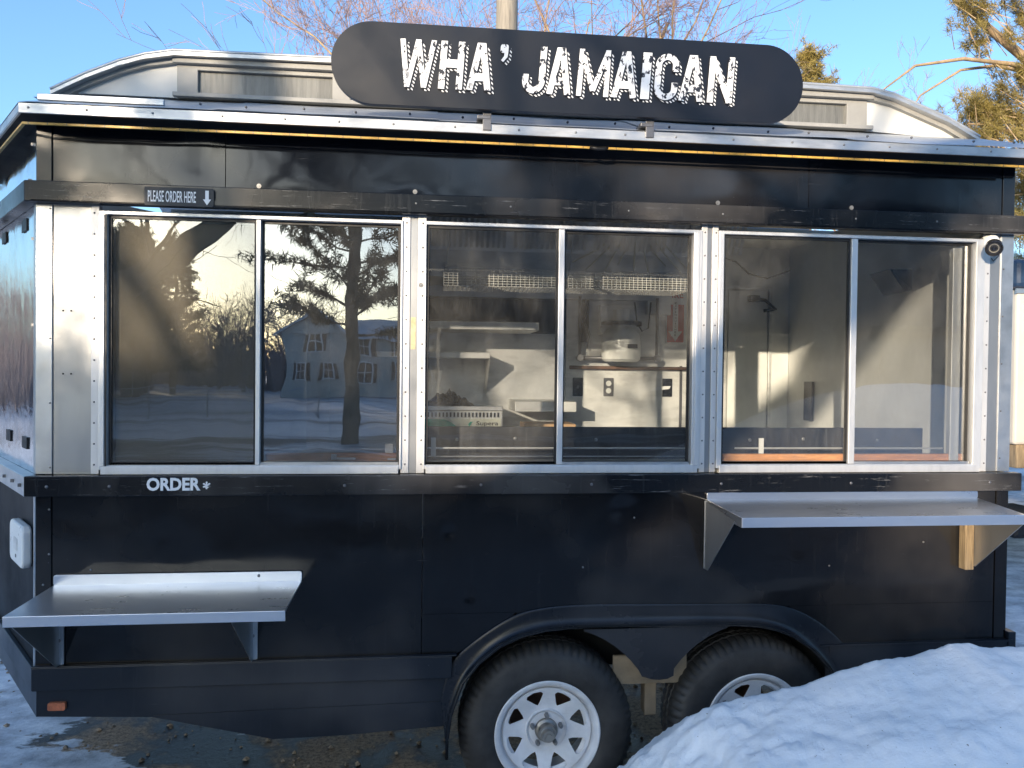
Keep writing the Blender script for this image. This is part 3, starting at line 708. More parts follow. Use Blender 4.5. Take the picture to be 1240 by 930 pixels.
# door in the back wall
dr = plate(rect(1.925, 2.185, .76, 2.322), [], 1.885, 1.899).build('cabin_door', M['int_wall'], T, bevel=.003)
plate([(1.895, .75), (1.915, .75), (1.915, 2.332), (2.195, 2.332), (2.195, .75), (2.215, .75), (2.215, 2.352), (1.895, 2.352)], [], 1.878, 1.899).build('door_frame', M['int_steel'], T, bevel=.002)
MB().path([(2.06, 1.87, 2.27), (2.16, 1.86, 2.26), (2.20, 1.80, 2.20), (2.14, 1.84, 2.19)], .012, 6).build('door_closer', M['gasket'], dr)
MB().box(2.05, 2.12, 1.85, 1.884, 2.25, 2.29).build('closer_box', M['gasket'], dr, bevel=.003)
MB().box(2.328, 2.344, 1.56, 1.66, 1.50, 1.74).build('switch_plate', M['int_black'], T, bevel=.002)
MB().path([(1.80, 1.86, 2.55), (1.95, 1.84, 2.50), (2.02, 1.80, 2.42), (2.10, 1.7, 2.38), (2.2, 1.6, 2.42)], .005, 5).build('cable', M['gasket'], T)
for x0, x1 in ((.0, 1.09), (1.25, 2.16)):
    ic_ = MB().box(x0, x1, .25, .27, 1.30, 1.553).build('inner_counter', M['int_black'], T, bevel=.002)
    bolts([(x0 + .12, .25, 1.50), (x0 + .36, .25, 1.505), (x0 + .7, .25, 1.50)], .008, .003, 'counter_bolts', M['bolt'], ic_, 8, kind='stuff')
    MB().tube((x0, .12, 1.478), (x1, .12, 1.478), .004, n=6).build('rail', M['alu_bright'], T)
    MB().tube((x0, .10, 1.447), (x1, .10, 1.447), .003, n=6).build('rail', M['alu'], T)
    MB().box(x0 + (1.0 if x0 else .13) * .1, x0 + (1.0 if x0 else .13) * .1 + .02, .112, .118, 1.44, 1.52).build('rail_bracket', M['white_panel'], T)
MB().box(-1.36, 2.34, .055, .6, 1.385, 1.42).build('counter_top', M['int_steel'], T)  # hidden top, given pale steel to bounce light into the cabin
MB().box(-.60, -.115, .046, .070, 1.421, 1.466).build('wood_sill', M['wood'], T, bevel=.004)
MB().box(1.15, 2.20, .046, .070, 1.421, 1.462).build('wood_sill', M['wood'], T, bevel=.004)
mb = MB().box(-.35, -.27, .040, .0455, 1.442, 1.450); mb.box(-.36, -.34, .040, .0455, 1.442, 1.462); mb.box(-.15, -.12, .040, .0455, 1.440, 1.448)
mb.build('sill_latch', M['white'], T)
MB().box(-.16, -.13, .05, .07, 1.462, 1.50).build('rail_bracket', M['white_panel'], T)
MB().tube((-.6, .07, 1.478), (-.12, .07, 1.478), .004, n=6).build('rail', M['alu_bright'], T)
# steel backing behind the cooking line
MB().box(.86, 1.66, 1.875, 1.899, 1.42, 2.34).build('steel_splashback', M['int_steel'], T, bevel=.002)
MB().box(.0, .855, 1.86, 1.899, 1.30, 2.02).build('steel_splashback', M['int_steel'], T, bevel=.002)
MB().box(.0, .85, 1.85, 1.899, 2.02, 2.27).build('dark_backing', M['gasket'], T)  # flat black sheet on the back wall
MB().tube((.88, 1.84, 1.812), (1.70, 1.84, 1.812), .011, n=8).build('pipe', M['rust'], T, True)
MB().box(1.60, 1.615, 1.865, 1.8745, 1.42, 1.83).build('steel_joint', M['rivet'], T)
MB().box(.50, .86, 1.5, 1.86, 1.55, 1.61).build('prep_ledge', M['int_steel'], T, bevel=.003)
# left half: added partition so that the first window looks into shade
MB().box(-.62, -.60, 1.0, YB - .05, .74, 2.6).build('shade_partition', M['int_wall'], T)

# ---- things inside
hd = empty('range_hood', (.7, 1.3, 2.235), 'grey steel range hood with ribbed filters seen through the middle window', 'range hood')
MB().prismx([(.80, 2.235), (.80, 2.36), (.70, 2.56), (1.86, 2.58), (1.86, 2.235), (1.80, 2.235), (1.80, 2.30), (.85, 2.30), (.85, 2.235)], -.02, 1.45).build('hood_body', M['int_steel'], hd, bevel=.002)
for k in range(4):
    mb = MB(); x = .0 + k * .39
    for q in range(14):
        a = x + .01 + q * .026; mb.add([(a, .765, 2.37), (a + .013, .755, 2.37), (a + .013, .685, 2.50), (a, .695, 2.50)], [(0, 1, 2, 3)])
    mb.build('filter', M['int_steel'], hd)
rk = empty('wire_rack', (.6, .5, 2.16), 'hanging chrome wire rack below the hood in the middle window', 'rack')
for x0, x1, zt, zb in ((.065, .585, 2.235, 2.158), (.62, 1.185, 2.232, 2.158)):
    mb = MB(); nw = 7
    for k in range(nw): mb.tube((x0, .5, zb + (zt - zb) * k / nw), (x1, .5, zb + (zt - zb) * k / nw), .0016, n=4, cap=False)
    q = x0
    while q <= x1: mb.tube((q, .5, zb), (q, .5, zt), .0014, n=4, cap=False); mb.tube((q, .5, zb), (q, .72, zb), .0014, n=3, cap=False); q += .02
    for k in range(5): mb.tube((x0, .54 + .045 * k, zb), (x1, .54 + .045 * k, zb), .0014, n=3, cap=False)
    mb.build('wire_grid', M['white_panel'], rk)['kind'] = 'stuff'
    MB().path([(x0, .5, zt + .002), (x1, .5, zt + .002)], .004, 6).build('rail', M['white_panel'], rk)
    for x in (x0 + .01, x1 - .01): MB().tube((x, .51, zt), (x + .03, .56, 2.58), .004, n=5).build('hanger', M['white_panel'], rk)
tk = empty('fire_suppression_tank', (1.18, 1.75, 1.84), 'cream metal fire suppression tank clamped to the steel back wall', 'tank')
MB().lathe([(.0001, .0), (.10, .0), (.118, .015), (.12, .05), (.12, .13), (.11, .17), (.085, .20), (.05, .215), (.05, .32), (.0001, .33)], (1.18, 1.735, 1.85), 40, 'z').build('body', M['plastic_white'], tk, 'auto')
MB().box(1.19, 1.25, 1.61, 1.62, 1.93, 1.955).build('label_plate', M['int_black'], tk)
MB().lathe([(.121, .05), (.124, .05), (.124, .075), (.121, .075)], (1.18, 1.735, 2.02), 32, 'z').build('clamp_band', M['gasket'], tk)
MB().box(1.06, 1.30, 1.79, 1.86, 2.02, 2.20).build('bracket', M['int_steel'], tk, bevel=.003)
MB().tube((.93, 1.78, 1.872), (1.42, 1.78, 1.872), .012, n=8).build('pipe', M['rivet'], tk, True)
for x in (.93, 1.42):
    MB().tube((x, 1.78, 1.872), (x, 1.78, 2.25), .010, n=8).build('pipe', M['rivet'], tk, True)
    MB().lathe([(.0001, -.02), (.02, -.02), (.022, .02), (.0001, .02)], (x, 1.765, 1.872), 16).build('fitting', M['bolt'], tk, 'auto')
MB().path([(1.27, 1.76, 2.22), (1.28, 1.74, 2.09), (1.31, 1.73, 2.04), (1.35, 1.73, 2.06), (1.37, 1.75, 2.22)], .005, 6).build('hose', M['gasket'], tk, True)
vb = empty('conduit_bracket', (.98, 1.82, 2.0), 'vertical perforated metal bracket with tangled cables left of the cream tank', 'bracket')
MB().box(.945, 1.0, 1.845, 1.87, 1.97, 2.26).build('plate', M['gasket'], vb, bevel=.003)
MB().path([(.96, 1.83, 2.27), (.99, 1.82, 2.18), (.965, 1.82, 2.1), (1.0, 1.82, 2.02), (.985, 1.82, 1.93)], .006, 6).build('cable', M['rivet'], vb, True)
MB().box(1.37, 1.52, 1.82, 1.872, 2.15, 2.31).build('control_box', M['int_steel'], None, bevel=.004, origin=(1.44, 1.87, 2.15))
tag(bpy.data.objects['control_box'], 'square grey metal control box beside the red extinguisher sign', 'control box')
# extinguisher sign
ex = empty('extinguisher_sign', (1.565, 1.87, 2.0), 'white and red fire extinguisher sign with a downward arrow inside the trailer', 'sign')
MB().box(1.505, 1.625, 1.866, 1.874, 1.975, 2.325).build('board', M['white'], ex)
MB().box(1.51, 1.62, 1.8635, 1.8655, 1.98, 2.22).build('red_field', M['red'], ex)
plate([(1.548, 2.235), (1.548, 2.05), (1.520, 2.05), (1.565, 1.987), (1.610, 2.05), (1.582, 2.05), (1.582, 2.235)], [], 1.8615, 1.863).build('arrow', M['white'], ex)
place(text_mb('FIRE', .1, .8, .002, .0003), 1.515, 1.615, 2.262, 2.305, 1.865).build('lettering', M['red'], ex)
mb = MB()
for k, chh in enumerate('EXTINGUISHER'):
    wdt = .006 if chh == 'I' else .013
    t_ = place(text_mb(chh, .1, .8, .003, .0003), 1.565 - wdt / 2, 1.565 + wdt / 2, 2.222 - k * .0185, 2.235 - k * .0185, 1.861); mb.add(t_.v, t_.f)
mb.build('lettering', M['gasket'], ex)
# outlets on the steel wall
def outlet(x0, label, sockets):
    o = empty('power_outlet', (x0 + .03, 1.875, 1.69), label, 'outlet', 'electrical plates on the steel back wall')
    plate(rrect(x0, x0 + .064, 1.632, 1.748, .004), [], 1.868, 1.8745).build('cover_plate', M['plastic_black'] if not sockets else M['rivet'], o)
    if sockets:
        for z in (1.667, 1.713): MB().lathe([(.0001, -.004), (.016, -.004), (.018, 0)], (x0 + .032, 1.868, z), 16).build('socket', M['plastic_white'], o)
    else: MB().box(x0 + .027, x0 + .037, 1.862, 1.8675, 1.68, 1.70).build('toggle', M['rivet'], o)
outlet(.907, 'dark blank switch plate left of the double socket inside', False)
outlet(1.105, 'double socket outlet with two pale sockets on the steel wall', True)
outlet(1.488, 'dark switch plate with peeling white tape below the pipe', False)
outlet(1.488 + .012, 'dark switch plate crossed by the pipe at the right of the steel wall', False).__class__ if False else None
MB().add([(1.40, 1.862, 1.668), (1.43, 1.86, 1.69), (1.50, 1.86, 1.70), (1.54, 1.862, 1.70), (1.53, 1.862, 1.682), (1.44, 1.861, 1.672)], [(0, 1, 2, 3, 4, 5)]).build('tape_scrap', M['white'], None, origin=(1.45, 1.862, 1.68))
tag(bpy.data.objects['tape_scrap'], 'scrap of white tape stuck to the steel wall beside a switch plate', 'tape')
# griddle with its brand strip
gr = empty('countertop_griddle', (.2, 1.3, 1.42), 'stainless countertop griddle with a green and white brand strip inside', 'griddle')
MB().box(-.05, .41, 1.30, 1.75, 1.44, 1.575).build('body', M['int_steel'], gr, bevel=.006)
MB().box(-.05, .41, 1.285, 1.30, 1.565, 1.59).build('front_trough', M['alu_bright'], gr, bevel=.004)
mb = MB()
for k in range(22): mb.box(-.04 + k * .02, -.032 + k * .02, 1.292, 1.2995, 1.53, 1.555)
mb.build('vent_slots', M['gasket'], gr)['kind'] = 'stuff'
MB().box(-.05, .40, 1.295, 1.2995, 1.455, 1.522).build('brand_strip', M['cream'], gr)
plate([(-.045, 1.458), (.18, 1.458), (.13, 1.50), (.09, 1.517), (-.045, 1.520)], [], 1.292, 1.2945).build('green_band', M['green'], gr)
plate([(.225, 1.478), (.235, 1.488), (.24, 1.50), (.25, 1.505), (.232, 1.505), (.22, 1.492)], [], 1.292, 1.2945).build('emblem', M['green'], gr)
place(text_mb('Supera', .1, .9, .001, .0003), .265, .385, 1.478, 1.508, 1.294).build('lettering', M['int_black'], gr)
# metal wall shelf with bracket
sh = empty('wall_shelf', (.2, 1.6, 1.85), 'grey metal wall shelf with triangular bracket above the griddle', 'shelf')
MB().box(-.3, .355, 1.52, 1.86, 1.855, 1.89).build('shelf_top', M['int_steel'], sh, bevel=.003)
MB().add([(.35, 1.53, 1.86), (.35, 1.859, 1.86), (.35, 1.859, 1.64), (.358, 1.53, 1.86), (.358, 1.859, 1.86), (.358, 1.859, 1.64)], [(0, 1, 2), (5, 4, 3), (0, 3, 4, 1), (1, 4, 5, 2), (2, 5, 3, 0)]).build('bracket', M['int_steel'], sh)
mb = MB().box(.0, .62, 1.40, 1.80, 2.015, 2.06)
sh2 = mb.build('upper_shelf', M['int_steel'], None, bevel=.003, origin=(.3, 1.6, 2.015)); tag(sh2, 'long flat steel shelf under the dark backing in the middle window', 'shelf')
# foil and film heap on the griddle, carton beside it
mb = MB().grid(lambda u, v: (-.03 + .30 * u, 1.36 + .22 * v, 1.578 + .07 * math.sin(math.pi * u) * math.sin(math.pi * v) * (1 + .9 * noise.noise(Vector((u * 9, v * 9, 2))))), 26, 16)
tag(mb.build('black_bag', M['plastic_black'], None, True, origin=(.1, 1.45, 1.578)), 'crumpled black plastic bag lying on the griddle', 'bag')
cb = MB().box(.52, .80, 1.20, 1.42, 1.42, 1.50)
tag(cb.build('cardboard_box', M['card'], None, bevel=.003, origin=(.66, 1.3, 1.42)), 'low brown cardboard box on the inside counter beside the griddle', 'box')
# clear hanging strips near the ceiling in the right pane of the middle window
hs = empty('hanging_cord_bundle', (1.1, .75, 2.3), 'bundle of pale cords fanning down from the ceiling in the middle window', 'cords')
random.seed(5)
for k in range(9):
    dx = (k - 4) * .035
    MB().path([(1.0 + dx * .15, .75, 2.59), (1.0 + dx * .5, .76, 2.48), (1.0 + dx * 1.3, .78, 2.38), (1.0 + dx * 2.3, .80, 2.31 - .03 * (k % 3))], [.002, .003, .004, .003], 4).build('cord', M['cream'], hs, True)

sp2 = MB().add([(2.10, .42, 2.27), (2.33, .60, 2.30), (2.33, .60, 2.20), (2.20, .46, 2.17), (2.12, .62, 2.27), (2.33, .75, 2.30), (2.33, .75, 2.20), (2.21, .64, 2.17)], [(0, 3, 2, 1), (4, 5, 6, 7), (0, 1, 5, 4), (1, 2, 6, 5), (2, 3, 7, 6), (3, 0, 4, 7)])
tag(sp2.build('wall_bracket', M['gasket'], None, bevel=.003, origin=(2.33, .6, 2.2)), 'black wedge shaped bracket high on the end wall inside the last window', 'bracket')
# ------------------------------------------------------------------ things fixed to the outside
# roof sign
SG = empty('roof_sign', (.53, -.17, 2.68), 'long black pill-shaped name board with worn white letters above the eave', 'sign')
x0, x1, z0, z1 = -.343, 1.363, 2.703, 2.988
st = rrect(x0, x1, z0, z1, (z1 - z0) / 2 - .0005, 16)
plate(st, [], -.185, -.160).build('board', M['sign_face'], SG, bevel=.003)
for x in (.200, .795):
    MB().box(x - .015, x + .015, -.158, -.150, 2.640, 2.80).build('bracket', M['rivet'], SG, bevel=.001)
    MB().box(x - .035, x + .012, -.16, -.09, 2.678, 2.692).build('bracket_foot', M['rivet'], SG, bevel=.002)
# letters drawn as strokes in a unit box
def band(p, q, w):
    d = Vector((q[0] - p[0], q[1] - p[1])); d.normalize(); n_ = Vector((-d.y, d.x)) * w / 2
    return [(p[0] + n_.x, p[1] + n_.y), (p[0] - n_.x, p[1] - n_.y), (q[0] - n_.x, q[1] - n_.y), (q[0] + n_.x, q[1] + n_.y)]
def arcband(cx, cz, rx, rz, a0, a1, w, n=10):
    o = []; 
    for k in range(n + 1):
        t = R(a0 + (a1 - a0) * k / n); o.append((cx + rx * math.cos(t), cz + rz * math.sin(t), cx + (rx - w) * math.cos(t), cz + (rz - w) * math.sin(t)))
    return [[(o[k][0], o[k][1]), (o[k + 1][0], o[k + 1][1]), (o[k + 1][2], o[k + 1][3]), (o[k][2], o[k][3])] for k in range(n)]
S = .0220  # stroke in metres
def glyph(ch, W, H):
    s = S
    if ch in 'WM': s = S * .80
    if ch == 'W': return [band((s * .5, H), (W * .27, 0), s), band((W * .27, 0), (W * .5, H), s), band((W * .5, H), (W * .73, 0), s), band((W * .73, 0), (W - s * .5, H), s)]
    if ch == 'M': return [band((s * .5, 0), (s * .6, H), s), band((W - s * .5, 0), (W - s * .6, H), s), band((s * .6, H * .97), (W / 2, H * .12), s), band((W - s * .6, H * .97), (W / 2, H * .12), s)]
    if ch == 'H': return [rect(0, s, 0, H), rect(W - s, W, 0, H), rect(s, W - s, H * .45, H * .62)]
    if ch == 'A': return [band((s * .5, 0), (W / 2 - .004, H), s), band((W - s * .5, 0), (W / 2 + .004, H), s), rect(W * .27, W * .73, H * .20, H * .36), rect(W / 2 - s * .6, W / 2 + s * .6, H * .86, H)]
    if ch == 'I': return [rect(0, W, 0, H)]
    if ch == 'J': return [rect(W - s, W, H * .28, H)] + arcband(W / 2, H * .28, W / 2, H * .28, -180, 0, s, 12) + [rect(0, s, H * .28, H * .40)]
    if ch == 'C': return [rect(0, s, H * .25, H * .75)] + arcband(W / 2, H * .75, W / 2, H * .25, 0, 180, s, 12) + arcband(W / 2, H * .25, W / 2, H * .25, 180, 360, s, 12) + [rect(W - s, W, H * .62, H * .75), rect(W - s, W, H * .25, H * .38)]
    if ch == 'N': return [rect(0, s, 0, H), rect(W - s, W, 0, H), band((s * .55, H * .95), (W - s * .55, H * .05), s * .95)]
    if ch == "'": return [rrect(0, W, H * .82, H, .008, 3), [(W, H * .85), (W * .95, H * .74), (W * .45, H * .63), (W * .15, H * .66), (W * .5, H * .75), (W * .5, H * .84)]]
LET = [('W', -.112, .014), ('H', .030, .113), ('A', .128, .214), ("'", .238, .266), ('J', .322, .403), ('A', .411, .498), ('M', .519, .635), ('A', .645, .737), ('I', .752, .784), ('C', .801, .886), ('A', .893, .984), ('N', 1.000, 1.093)]
LZ, LH = 2.765, .166
# proportions measured from the board: spread the letters over their true extent
def letter_mb(k, dx, dz, y0, y1, grow=0):
    ch, a, b = LET[k]; mb = MB()
    for i, pl in enumerate(glyph(ch, b - a, LH)):
        cx = sum(q[0] for q in pl) / len(pl); cz = sum(q[1] for q in pl) / len(pl)
        mb.prism([(a + q[0] + (q[0] - cx) * grow + .07 * (q[1] - LH / 2) + dx, LZ + min(LH, max(0, q[1])) + dz) for q in pl], y0 - i * .00004, y1)
    return mb
for k in range(len(LET)):
    l_ = letter_mb(k, 0, 0, -.1935, -.1905).build('letter', M['print'], SG)
    letter_mb(k, .0045, -.0035, -.1900, -.1886, .04).build('letter_outline', M['sign_face'], l_)
    h_ = letter_mb(k, .0120, -.0095, -.1880, -.1866).build('shadow_hatching', M['hatch'], l_); h_['kind'] = 'stuff'

# order plaque on the upper beam
pq = empty('order_plaque', (-.88, -.05, 2.35), 'small black plaque reading please order here with a down arrow', 'sign')
plate(rrect(-1.000, -.764, 2.3535, 2.4185, .006), [], -.0585, -.0525).build('board', M['plaque'], pq, bevel=.001)
place(text_mb('PLEASE ORDER HERE', .1, .5, .0012, .0003), -.988, -.825, 2.366, 2.406, -.0590).build('lettering', M['white'], pq)
plate([(-.793, 2.411), (-.793, 2.380), (-.801, 2.380), (-.787, 2.359), (-.773, 2.380), (-.781, 2.380), (-.781, 2.411)], [], -.0593, -.0586).build('arrow', M['white'], pq)
# serving shelves
def shelf(name, label, x0, x1, z, fx0, fx1, depth, bracketL, bracketR, back_h):
    t = empty(name, ((x0 + x1) / 2, -.01, z - .2), label, 'shelf', 'folding metal serving shelves on the trailer side')
    zt = z
    MB().add([(x0, -.004, zt), (x1, -.004, zt), (fx1, -depth, zt - .008), (fx0, -depth, zt - .008), (x0, -.004, zt - .006), (x1, -.004, zt - .006), (fx1, -depth, zt - .014), (fx0, -depth, zt - .014)],
             [(0, 1, 2, 3), (7, 6, 5, 4), (0, 4, 5, 1), (1, 5, 6, 2), (2, 6, 7, 3), (3, 7, 4, 0)]).build('shelf_top', M['steel'], t, bevel=.0015)
    MB().box(fx0, fx1, -depth - .003, -depth + .002, zt - .042, zt - .0075).build('front_lip', M['steel'], t, bevel=.0015)
    MB().add([(x0, -.004, zt - .003), (fx0, -depth, zt - .011), (fx0, -depth, zt - .042), (x0, -.004, zt - .037), (x0 + .003, -.004, zt - .003), (fx0 + .003, -depth, zt - .011), (fx0 + .003, -depth, zt - .042), (x0 + .003, -.004, zt - .037)],
             [(0, 1, 2, 3), (7, 6, 5, 4), (0, 4, 5, 1), (3, 2, 6, 7)]).build('side_lip', M['steel'], t)
    plate(rrect(x0, x1, zt - .002, zt + back_h, .008, 3), [], -.012, -.0045).build('backsplash', M['steel'], t, bevel=.001)
    return t
s1 = shelf('serving_shelf', 'lower stainless steel shelf under the order window, left end of the trailer', -1.322, -.456, 1.000, -1.322, -.456, .34, 0, 0, .036)
for x in (-1.305, -.632):
    MB().add([(x, -.33, .958), (x, -.006, .985), (x, -.006, .712), (x, -.03, .712), (x + .003, -.33, .958), (x + .003, -.006, .985), (x + .003, -.006, .712), (x + .003, -.03, .712)],
             [(0, 1, 2, 3), (7, 6, 5, 4), (0, 3, 7, 4), (1, 5, 6, 2), (3, 2, 6, 7)]).build('bracket', M['alu_panel'], s1)
    plate(rrect(x - .012, x + .018, .712, .96, .006, 3), [], -.010, -.0045).build('bracket_flange', M['alu'], s1)
    bolts([(x + .002, -.011, .80)], .007, .005, 'bolt', M['bolt'], s1, 6)
bolts([(-.61, -.012, 1.022)], .006, .005, 'bolt', M['bolt'], s1, 6)
s2 = shelf('serving_shelf', 'upper stainless steel shelf below the right window with a wooden corner brace', 1.086, 2.225, 1.290, 1.086, 2.165, .345, 0, 0, .028)
MB().add([(1.080, -.30, 1.262), (1.080, -.006, 1.284), (1.080, -.006, 1.020), (1.080, -.04, 1.020), (1.084, -.30, 1.262), (1.084, -.006, 1.284), (1.084, -.006, 1.020), (1.084, -.04, 1.020)],
         [(0, 1, 2, 3), (7, 6, 5, 4), (0, 3, 7, 4), (1, 5, 6, 2), (3, 2, 6, 7)]).build('bracket', M['alu_panel'], s2)
MB().box(1.078, 1.100, -.010, -.0045, 1.02, 1.285).build('bracket_flange', M['alu'], s2)
MB().box(2.150, 2.188, -.045, -.006, 1.005, 1.262).build('wooden_brace', M['oldwood'], s2, bevel=.003)
MB().add([(2.188, -.31, 1.252), (2.188, -.006, 1.284), (2.188, -.006, 1.02), (2.188, -.05, 1.02), (2.192, -.31, 1.252), (2.192, -.006, 1.284), (2.192, -.006, 1.02), (2.192, -.05, 1.02)],
         [(0, 1, 2, 3), (7, 6, 5, 4), (0, 3, 7, 4), (1, 5, 6, 2), (3, 2, 6, 7)]).build('bracket', M['alu_panel'], s2)
# security camera
sc_ = empty('security_camera', (2.24, -.03, 2.31), 'white security camera with black glass face at the top right window corner', 'camera')
MB().lathe([(.0001, -.014), (.03, -.014), (.036, -.004), (.036, 0)], (2.262, -.006, 2.325), 28).build('mount', M['plastic_white'], sc_, 'auto')
MB().path([(2.262, -.015, 2.325), (2.250, -.04, 2.318), (2.235, -.06, 2.305)], .012, 10).build('arm', M['plastic_white'], sc_, True)
def bullet(mb, c, d, prof, n=28):
    d = Vector(d).normalized(); a = d.orthogonal().normalized(); b = d.cross(a); c = Vector(c); m_ = len(prof)
    vs = [c + d * h + (a * math.cos(2 * math.pi * k / n) + b * math.sin(2 * math.pi * k / n)) * r for k in range(n) for r, h in prof]
    return mb.add(vs, [(k * m_ + j, ((k + 1) % n) * m_ + j, ((k + 1) % n) * m_ + j + 1, k * m_ + j + 1) for k in range(n) for j in range(m_ - 1)])
cd_ = (-.55, -.74, -.34); cc = (2.232, -.062, 2.302)
bullet(MB(), cc, cd_, [(.0001, -.03), (.018, -.028), (.027, -.012), (.029, .03), (.0275, .034)]).build('housing', M['plastic_white'], sc_, 'auto')
bullet(MB(), cc, cd_, [(.0285, .012), (.0315, .012), (.0315, .046), (.028, .050), (.024, .042), (.0001, .040)]).build('hood', M['plastic_black'], sc_, 'auto')
bullet(MB(), cc, cd_, [(.010, .0405), (.018, .0418), (.018, .040)]).build('led_ring', M['led'], sc_)
bullet(MB(), cc, cd_, [(.0001, .047), (.006, .046), (.009, .040)]).build('lens', M['lens'], sc_, 'auto')
MB().path([(2.285, -.01, 2.34), (2.30, -.012, 2.31), (2.292, -.012, 2.27), (2.27, -.012, 2.25), (2.262, -.012, 2.262)], .002, 5).build('cable', M['gasket'], sc_, True)
# white device on the angled wall
wd_ = empty('wall_device', (*on_side(.20, .0), 1.02), 'white rounded plastic meter box with a small grey window on the angled end', 'meter box')
def side_plate(poly, off0, off1):
    n_ = len(poly); a = [on_side(s, off1) for s, z in poly]; b = [on_side(s, off0) for s, z in poly]
    return MB().add([(*a[i], poly[i][1]) for i in range(n_)] + [(*b[i], poly[i][1]) for i in range(n_)], [tuple(range(n_)), tuple(range(2 * n_ - 1, n_ - 1, -1))] + [(i, i + n_, (i + 1) % n_ + n_, (i + 1) % n_) for i in range(n_)])
side_plate(rrect(.06, .30, 1.045, 1.20, .03), .002, .035).build('case', M['plastic_white'], wd_, bevel=.008)
side_plate(rrect(.14, .21, 1.10, 1.145, .004), .0353, .0365).build('display', M['int_steel'], wd_)
side_plate(rrect(.165, .18, 1.072, 1.084, .003), .0353, .0365).build('button', M['rivet'], wd_)

# ------------------------------------------------------------------ snow bank in front of the rear wheel
RIDGE = [(.30, .05), (.52, .28), (.66, .44), (.70, .47), (.763, .526), (.834, .574), (.905, .627), (.992, .666), (1.167, .694), (1.3, .718), (1.434, .76), (1.555, .791), (1.677, .802), (1.831, .841), (1.909, .842), (1.988, .822), (2.115, .827), (2.6, .84), (3.4, .72), (4.4, .4), (5.2, .05)]
def ridge(x):
    for (a, b), (c, d) in zip(RIDGE, RIDGE[1:]):
        if x <= c: return b + (d - b) * max(0, (x - a)) / (c - a)
    return .0
def bank(u, v):
    x = .25 + 5.0 * u ** 1.25; y = -2.5 + 2.50 * v
    r = ridge(x + (.06 * noise.noise(Vector((y * 6, 1, 2)))) + (0 if y > -.4 else (-.4 - y) * -.12))
    nz = noise.fractal(Vector((x * 2.2, y * 2.2, 7)), .7, 2.1, 6)
    n2_ = noise.fractal(Vector((x * 9, y * 9, 17)), .55, 2.1, 5)
    if y > -.4:
        t = (y + .4) / .4
        z = r - .26 * t + (.006 + .02 * max(0, 1 - (x - .5) / .8)) * n2_
    else:
        t = (-.4 - y) / 1.9; k = max(0, 1 - t ** 1.35)
        z = r * k + .022 * nz * min(1, t * 5) + (.006 + .02 * max(0, 1 - (x - .5) / .8)) * n2_
    if y > -.15: z -= (y + .15) * .8 * min(1, max(0, (1.9 - x) / .6))
    return (x, y, max(.02, z))
sb = MB().grid(bank, 420, 240)
tag(sb.build('snow_bank', M['snow'], None, True, origin=(2, -1, .05)), 'pale blue shaded bank of old snow heaped against the rear wheel', 'snow bank')

rng = random.Random(42); mb = MB()
for k in range(1500):
    x = rng.uniform(-3.2, 2.6); y = rng.uniform(.35, 2.6); r = rng.choice((.004, .006, .008, .012)) * rng.uniform(.7, 1.5); z = ground_h(x, y) + r * .3
    if x < -1.3 and rng.random() < .6: continue
    a = rng.random() * 3
    mb.add([(x + r * math.cos(a + q * 1.257) * rng.uniform(.7, 1.3), y + r * math.sin(a + q * 1.257) * rng.uniform(.7, 1.3), z + rng.uniform(-.2, .2) * r) for q in range(5)] + [(x, y, z + r * .7), (x, y, z - r * .6)],
           [(q, (q + 1) % 5, 5) for q in range(5)] + [((q + 1) % 5, q, 6) for q in range(5)])
tag(mb.build('gravel', plain('gravel_stones', (.24, .19, .14), .85, 0, .5, 6), None), 'loose gravel scattered over the wet ground under the trailer', 'gravel', kind='stuff')
# ------------------------------------------------------------------ trees
def grow(out, tw, rng, p, d, L, r, depth, bend=.25, up=.1, kids=(3, 5), rmin=.004, spread=55, ratio=.62, tips=None):
    n = 4 if depth > 1 else 3
    pts = [Vector(p)]; rads = [r]; dd = Vector(d).normalized()
    for i in range(n):
        dd = (dd + Vector((rng.gauss(0, bend), rng.gauss(0, bend), rng.gauss(0, bend) + up)) * .5).normalized()
        pts.append(pts[-1] + dd * L / n); rads.append(max(rmin, r * (1 - .62 * (i + 1) / n)))
    (out if r > .018 else tw).append((pts, rads))
    if tips is not None and depth <= 1: tips.append((pts[-1], dd.copy())); tips.append((pts[len(pts) // 2], dd.copy()))
    if depth == 0: return
    for k in range(rng.randint(*kids)):
        t = .3 + .7 * rng.random(); f = t * n; i = min(n - 1, int(f)); q = pts[i].lerp(pts[i + 1], f - i)
        ax = (pts[i + 1] - pts[i]).normalized(); o = ax.orthogonal().normalized(); o = Matrix.Rotation(rng.random() * 6.283, 3, ax) @ o
        a = R(spread * (.55 + .6 * rng.random())); nd = ax * math.cos(a) + o * math.sin(a)
        grow(out, tw, rng, q, nd, L * ratio * (.7 + .5 * rng.random()), max(rmin, rads[i] * .55), depth - 1, bend, up, kids, rmin, spread, ratio, tips)
def tubes(lst, n):
    mb = MB()
    for pts, rads in lst: mb.path(pts, rads, n, False)
    return mb
